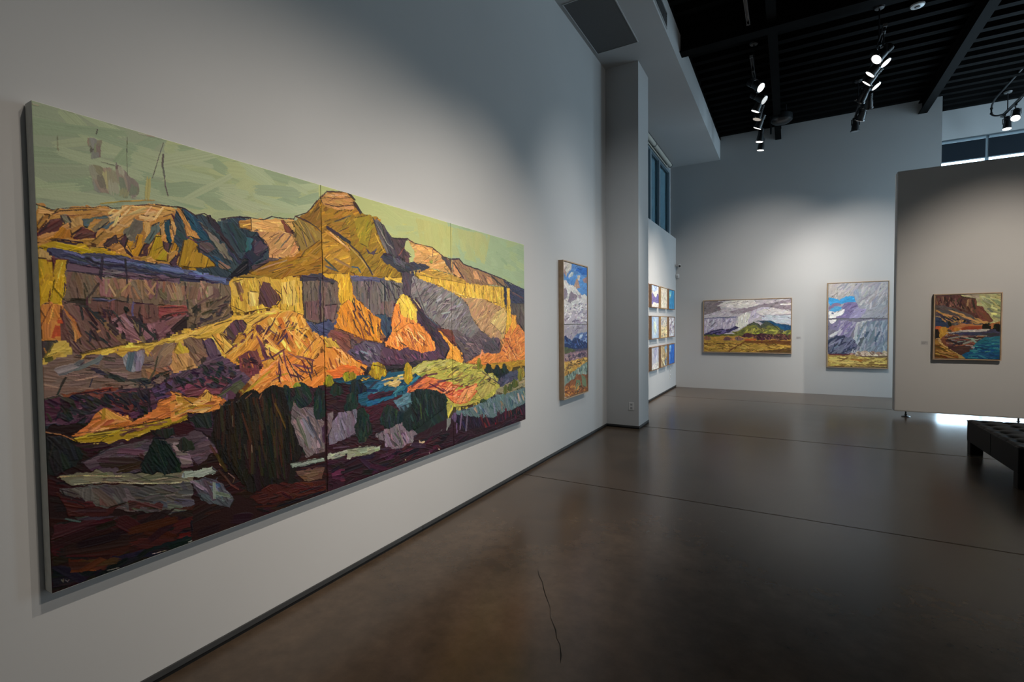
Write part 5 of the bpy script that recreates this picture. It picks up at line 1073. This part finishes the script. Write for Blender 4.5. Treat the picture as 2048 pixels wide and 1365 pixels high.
TRI, CLD, GRD = 'spotlights for the triptych', 'spotlights on the left track', 'spotlights on the middle track'
W_TRI, W_TRI2, W_C, W_GRID, W_B, W_P = 460, 380, 280, 500, 490, 920
# over the viewer (outside the view): the triptych and the tall diptych
for i, (y, ty) in enumerate(((1.35, 1.25), (2.55, 2.60), (3.75, 3.80))):
    head('spotlight over the viewer lighting the %s triptych panel' % ('left', 'middle', 'right')[i], (3.40, y, 5.12), ZT2, (0.07, ty, 1.15), W_TRI * (0.50, 1.0, 1.15)[i], 56, 1.0, color=LAMP_WARM, group=TRI)
for i, (y, ty) in enumerate(((2.2, 1.7), (3.3, 3.4))):
    head('distant spotlight lighting the %s half of the triptych' % ('left', 'right')[i], (5.95, y, 5.2), ZT3, (0.07, ty, 1.15), W_TRI2, 42, 1.0, color=LAMP_WARM, group=TRI)
head('spotlight over the viewer lighting the tall diptych', (3.42, 6.05, 5.12), ZT2, (0.05, 5.95, 1.5), W_C, 60, 1.0, group=TRI)
head('added fill spotlight over the viewer, turned to the pilaster', (1.95, 4.6, 5.15), ZT1, (0.35, 7.33, 1.2), 170, 85, 1.0, color=(0.92, 0.97, 1.0), group='spotlights outside the view')  # unseen head added to brighten the pilaster front
# left track
head('nearest lit spotlight on the left track, lens turned to the right', (2.076, 8.476, 5.2), ZT1, (6.0, 6.5, 1.5), 14, 40, 1.0, group=CLD)
head('second spotlight on the left track, dimmer lens turned to the right', (2.104, 8.974, 5.2), ZT1, (6.5, 7.8, 1.5), 12, 40, 1.0, 'dim', group=CLD)
head('third spotlight on the left track, lit lens turned to the left', (1.961, 9.358, 5.2), ZT1, (0.05, 9.9, 1.3), W_GRID, 56, 1.0, color=LAMP_WARM, group=CLD)
head('fourth spotlight on the left track, unlit brownish lens', (1.965, 9.734, 5.2), ZT1, (0.6, 9.6, 0.9), 0, state='dim', group=CLD)
head('fifth spotlight on the left track, lit lens above the back wall line', (1.95, 10.183, 5.2), ZT1, (0.05, 11.0, 1.2), W_GRID, 56, 1.0, color=LAMP_WARM, group=CLD)
head('second lowest spotlight on the left track, against the back wall', (1.947, 10.953, 5.2), ZT1, (1.2, 11.2, 0.6), 60, 44, 1.0, group=CLD)
head('lowest spotlight on the left track, against the back wall', (1.941, 11.496, 5.2), ZT1, (1.3, 11.9, 0.3), 60, 50, 1.0, group=CLD)
# middle track
head('nearest spotlight on the middle track, round lit lens turned to the left', (3.475, 8.165, 5.1), ZT2, (0.05, 6.3, 1.4), W_C * .8, 40, 1.0, group=GRD)
head('spotlight on the middle track, lit lens tilted right, nearest the top', (3.621, 8.571, 5.2), ZT2, (6.5, 8.0, 1.2), 16, 44, 1.0, group=GRD)
head('pinkish dim spotlight on the middle track, third from the top', (3.485, 8.85, 5.2), ZT2, (0.05, 9.3, 1.4), W_GRID * .5, 40, 1.0, group=GRD)
head('deep-rimmed lit spotlight on the middle track, turned to the left', (3.478, 9.152, 5.2), ZT2, (0.05, 10.2, 1.4), W_GRID * .7, 40, 1.0, group=GRD)
head('lit spotlight on the middle track, lower of the two turned to the right', (3.611, 9.338, 5.2), ZT2, (6.5, 9.0, 1.3), 20, 44, 1.0, group=GRD)
head('dark spotlight on the middle track, seen from behind, turned left', (3.47, 9.85, 5.2), ZT2, (1.6, 12.7, 1.6), W_B, 76, 1.0, color=LAMP_NEUTRAL, group=GRD)
head('dark spotlight on the middle track, seen from behind, turned right', (3.62, 10.22, 5.2), ZT2, (3.75, 12.7, 1.6), W_B, 74, 1.0, color=LAMP_NEUTRAL, group=GRD)
head('dark finned spotlight against the back wall on the middle track', (3.56, 10.75, 5.2), ZT2, (2.4, 12.7, 1.4), W_B * .4, 50, 1.0, group=GRD)
head('lowest spotlight on the middle track, grey unlit lens pointing down', (3.539, 11.305, 5.2), ZT2, (3.45, 11.6, 2.5), 0, state='off', group=GRD)
# right track before the far window
head('lit spotlight at top right, round white lens facing the viewer', (6.11, 12.60, 5.35), ZT3, (5.35, 10.6, 2.8), 60, 40, 1.0, group='spotlights on the right track')
head('lit spotlight at top right, pointing down before the far window', (6.163, 13.20, 5.35), ZT3, (6.0, 12.9, 2.8), 40, 40, 1.0, group='spotlights on the right track')
head('partly cropped lit spotlight at the right edge of the view', (6.33, 12.20, 5.36), ZT3, (5.9, 11.2, 3.0), 40, 40, 1.0, group='spotlights on the right track')
# outside the view: the canyon painting; added fill heads bounced off the right-hand wall
head('spotlight on the right side lighting the canyon painting', (5.95, 6.3, 5.25), ZT3, (5.15, 10.18, 1.6), W_P * .95, 48, 1.0, color=LAMP_WARM, group='spotlights outside the view')
for i, y in enumerate((0.9, 4.3, 5.3)):
    head('added fill spotlight on the right side, turned to the right-hand wall, number %s from the near end' % ('one', 'two', 'three')[i], (6.25, y, 5.25), ZT3, (9.6, y, 1.0), 160, 70, 1.0, group='spotlights outside the view')

# ================================================================== CEILING FITTINGS
t = thing('ceiling_vent', 'dark grey rectangular vent panel set in the soffit', 'vent', (0.343, 6.225, ZS))
boxo('vent_panel', (-.287, .287, -.618, .618, -.006, 0.0), 'vent', t)
for dms in ((-.300, -.287, -.63, .63), (.287, .300, -.63, .63), (-.287, .287, -.63, -.618), (-.287, .287, .618, .63)):
    boxo('vent_frame', (*dms, -.010, 0), 'wall', t)
t = thing('wall_grille', 'small dark air grille in the soffit face at the top edge', 'grille', (XS, 6.2, 5.66))
boxo('back_plate', (0.0, .004, -.62, .62, -.10, .10), 'gap', t)
for z in (-.11, .10): boxo('grille_frame', (0.0, .012, -.64, .64, z, z + .012), 'wall', t)
for y in (-.64, .628): boxo('grille_frame', (0.0, .012, y, y + .012, -.098, .10), 'wall', t)
for i in range(6): boxo('slat', (.003, .010, -.62, .62, -.085 + i * .032, -.078 + i * .032), 'greymetal', t)
t = thing('smoke_detector', 'round pale smoke detector on the black ceiling at the top edge', 'detector', (4.004, 8.829, ZC))
bm = bmesh.new(); lathe(bm, [(0, -.028), (.05, -.026), (.078, -.018), (.085, -.004), (.085, 0), (0, 0)]); obj('body', bm, 'plate', t, True)
bm = bmesh.new(); lathe(bm, [(0, -.040), (.028, -.038), (.034, -.026), (0, -.026)]); obj('sensor_cap', bm, 'greymetal', t, True)
t = thing('ceiling_speaker', 'dark dome hanging from the ceiling beside the left track', 'speaker', (2.32, 11.43, 5.70))
bm = bmesh.new(); lathe(bm, [(0, -.075), (.08, -.068), (.15, -.045), (.195, -.005), (.20, .03), (.20, .10), (.17, .13), (0, .13)]); obj('dome', bm, 'blackgloss', t, True)
bm = bmesh.new(); cyl(bm, (0, 0, .13), (0, 0, .05 + .0), .02); cyl(bm, (0.08, 0, .12), (0.08, 0, .30), .012, seg=10); obj('stem', bm, 'black', t, True)
# dark conduit drop beside the left track
o = None
bm = bmesh.new(); tube(bm, [(2.12, 11.9, 5.99), (2.12, 11.9, 5.62)], .022, 12)
tag(obj('conduit_drop', bm, 'black', None, True), 'short dark pipe hanging between the left track and the dome', 'pipe')
# roller blind over the high window
t = thing('roller_blind', 'cream roller blind rolled up above the high left window', 'blind', (-0.055, 11.25, 5.40))
bm = bmesh.new(); cyl(bm, (0, -1.28, 0.045), (0, 1.05, 0.045), .045, seg=24); obj('fabric_roll', bm, 'blind', t, True)
boxo('head_rail', (-.06, .03, -1.30, 1.08, .092, .108), 'greymetal', t)
for y in (-0.55, 1.055):
    bm = bmesh.new(); cyl(bm, (0, y, .045), (0, y + .012, .045), .055, seg=20); obj('end_bracket', bm, 'greymetal', t, True)
boxo('hem_bar', (-.058, -.046, -1.27, 1.04, -.02, .01), 'blind', t)

# ================================================================== FREESTANDING PARTITION
t = thing('freestanding_partition', 'tall warm white freestanding display wall on small steel feet', 'partition', (5.555, YP + 0.10, 0))
bm = bmesh.new(); box(bm, -1.535, 1.535, -.10, .10, 0.098, 4.070, bev=.02); obj('panel', bm, 'partition', t)
for x in (-1.363, 0.0, 1.363):
    bm = bmesh.new(); cyl(bm, (x, 0, .018), (x, 0, .10), .012, seg=14); lathe(bm, [(.022, .030), (.022, .045), (0, .045)], (x, 0, 0)); o = obj('foot_rod', bm, 'black', t, True)
    bm = bmesh.new(); lathe(bm, [(0, 0), (.062, 0), (.062, .008), (.045, .016), (.015, .02), (0, .02)], (x, 0, 0)); obj('foot_pad', bm, 'steel_dark', t, True)

# ================================================================== TUFTED BENCH
BX0, BX1, BY0, BY1, BH = 4.365, 5.42, 6.30, 7.82, 0.405
t = thing('leather_bench', 'black tufted leather bench at the right edge of the view', 'bench', ((BX0 + BX1) / 2, (BY0 + BY1) / 2, 0))
wx, wy = (BX1 - BX0) / 2, (BY1 - BY0) / 2
bm = bmesh.new()
NX, NY = 64, 92
btn = [(-wx + (i + .5) * 2 * wx / 5, -wy + (j + .5) * 2 * wy / 7) for i in range(5) for j in range(7)]
vv = []
for j in range(NY + 1):
    row = []
    for i in range(NX + 1):
        x, y = -wx + 2 * wx * i / NX, -wy + 2 * wy * j / NY
        z = 0.0
        for (bx_, by_) in btn:
            r2 = (x - bx_) ** 2 + (y - by_) ** 2
            z -= .030 * math.exp(-r2 / .0022)
        # folds between buttons
        fx = abs(((x + wx) / (2 * wx / 5) - .5 + .5) % 1 - .5); fy = abs(((y + wy) / (2 * wy / 7) - .5 + .5) % 1 - .5)
        z -= .006 * math.exp(-(fx / .05) ** 2) + .006 * math.exp(-(fy / .05) ** 2)
        ed = min(x + wx, wx - x, y + wy, wy - y)
        z -= .018 * max(0, 1 - ed / .035) ** 2
        row.append(bm.verts.new((x, y, BH + z)))
    vv.append(row)
for j in range(NY):
    for i in range(NX): bm.faces.new((vv[j][i], vv[j][i + 1], vv[j + 1][i + 1], vv[j + 1][i]))
cu = obj('seat_cushion', bm, 'leather_top', t, 'full')
bmb = bmesh.new(); lathe(bmb, [(0, .006), (.010, .004), (.013, 0), (0, -.003)], seg=10)
b0 = None
for (bx_, by_) in btn:
    if b0 is None:
        b0 = obj('button', bmb, 'leather', cu, True); b0.location = (bx_, by_, BH - .032)
    else:
        o = b0.copy(); COL.objects.link(o); o.parent = cu; o.location = (bx_, by_, BH - .032)
zb = 0.145
bm = bmesh.new()
for (x0, x1, y0, y1) in ((-wx, -wx + .04, -wy, -.03), (-wx, -wx + .04, -.024, wy), (wx - .04, wx, -wy, -.03), (wx - .04, wx, -.024, wy), (-wx + .04, wx - .04, -wy, -wy + .04), (-wx + .04, wx - .04, wy - .04, wy)):
    box(bm, x0, x1, y0, y1, zb, BH - .018, bev=.006)
obj('side_panel', bm, 'leather', t)
boxo('base_board', (-wx + .04, wx - .04, -wy + .04, wy - .04, zb + .01, zb + .03), 'gap', t)
bm = bmesh.new()
lp = [(-wx, -wy), (wx, -wy), (wx, wy), (-wx, wy), (-wx, -wy)]
for a, b in zip(lp, lp[1:]): cyl(bm, (*a, BH - .018), (*b, BH - .018), .006, seg=8)
obj('piping', bm, 'leather', t, True)
for sx in (-1, 1):
    for sy in (-1, 1):
        x0, x1 = sorted((sx * wx, sx * (wx - .125))); y0, y1 = sorted((sy * wy, sy * (wy - .125)))
        bm = bmesh.new(); box(bm, x0 + .003, x1 - .003, y0 + .003, y1 - .003, 0.0, zb + .02, bev=.008); obj('leg', bm, 'leather', t)

# ================================================================== SMALL WALL FITTINGS
t = thing('wall_outlet', 'white power outlet low on the front of the pilaster', 'outlet', (0.395, YC0, 0.342))
bm = bmesh.new(); box(bm, -.040, .040, -.007, 0, -.062, .062, bev=.003); obj('cover_plate', bm, 'plate', t)
for z in (-.027, .027):
    bm = bmesh.new(); box(bm, -.017, .017, -.010, -.006, z - .018, z + .018, bev=.002); s_ = obj('receptacle', bm, 'card', t)
    for x in (-.007, .007): boxo('slot', (x - .0015, x + .0015, -.0106, -.0095, z - .004, z + .008), 'slot', s_)
for z, lab in ((0.51, 'upper of two tiny white wall plates by the far left corner'), (0.33, 'lower of two tiny white wall plates by the far left corner')):
    t = thing('wall_plate', lab, 'wall plate', (0.0, 12.03, z))
    bm = bmesh.new(); box(bm, 0, .007, -.040, .040, -.060, .060, bev=.003); obj('cover_plate', bm, 'plate', t)
    boxo('insert', (.006, .010, -.017, .017, -.033, .033), 'card', t)
t = thing('security_camera', 'small white security camera high in the far left corner', 'camera', (0.09, YB, 3.05))
bm = bmesh.new(); lathe(bm, [(0, 0), (.035, 0), (.035, .012), (0, .014)]); bmesh.ops.rotate(bm, verts=bm.verts[:], matrix=Matrix.Rotation(R(90), 3, 'X')); obj('mount', bm, 'plate', t, True)
bm = bmesh.new(); cyl(bm, (0, -.01, 0), (0, -.06, 0), .012, seg=12); obj('arm', bm, 'plate', t, True)
bm = bmesh.new(); cyl(bm, (0, -.05, .005), (.03, -.16, -.03), .036, seg=20); o = obj('body', bm, 'plate', t, True)
bm = bmesh.new(); cyl(bm, (.03, -.158, -.0295), (.0312, -.164, -.0315), .026, seg=20); obj('lens', bm, 'slot', o, True)
t = thing('motion_sensor', 'small grey-white motion sensor under the security camera', 'sensor', (0.045, YB, 2.79))
bm = bmesh.new(); box(bm, -.035, .035, -.05, 0, -.05, .05, bev=.012); obj('body', bm, 'plate', t)
bm = bmesh.new(); box(bm, -.024, .024, -.055, -.049, -.03, .01, bev=.002); obj('window', bm, 'card', t)
def card(label, x, y, z):
    t = thing('title_card', label, 'label', (x, y, z))
    boxo('card', (-.045, .045, -.004, 0, -.028, .028), 'card', t)
    for i, w in enumerate((.030, .036, .022)): boxo('text_line', (-.036, -.036 + 2 * w, -.0046, -.0039, .012 - i * .014, .016 - i * .014), 'ink', t)
card('tiny grey title card beside the wide storm painting', 2.671, YB, 1.251)
card('tiny grey title card beside the canyon river painting', 4.40, YP, 1.244)
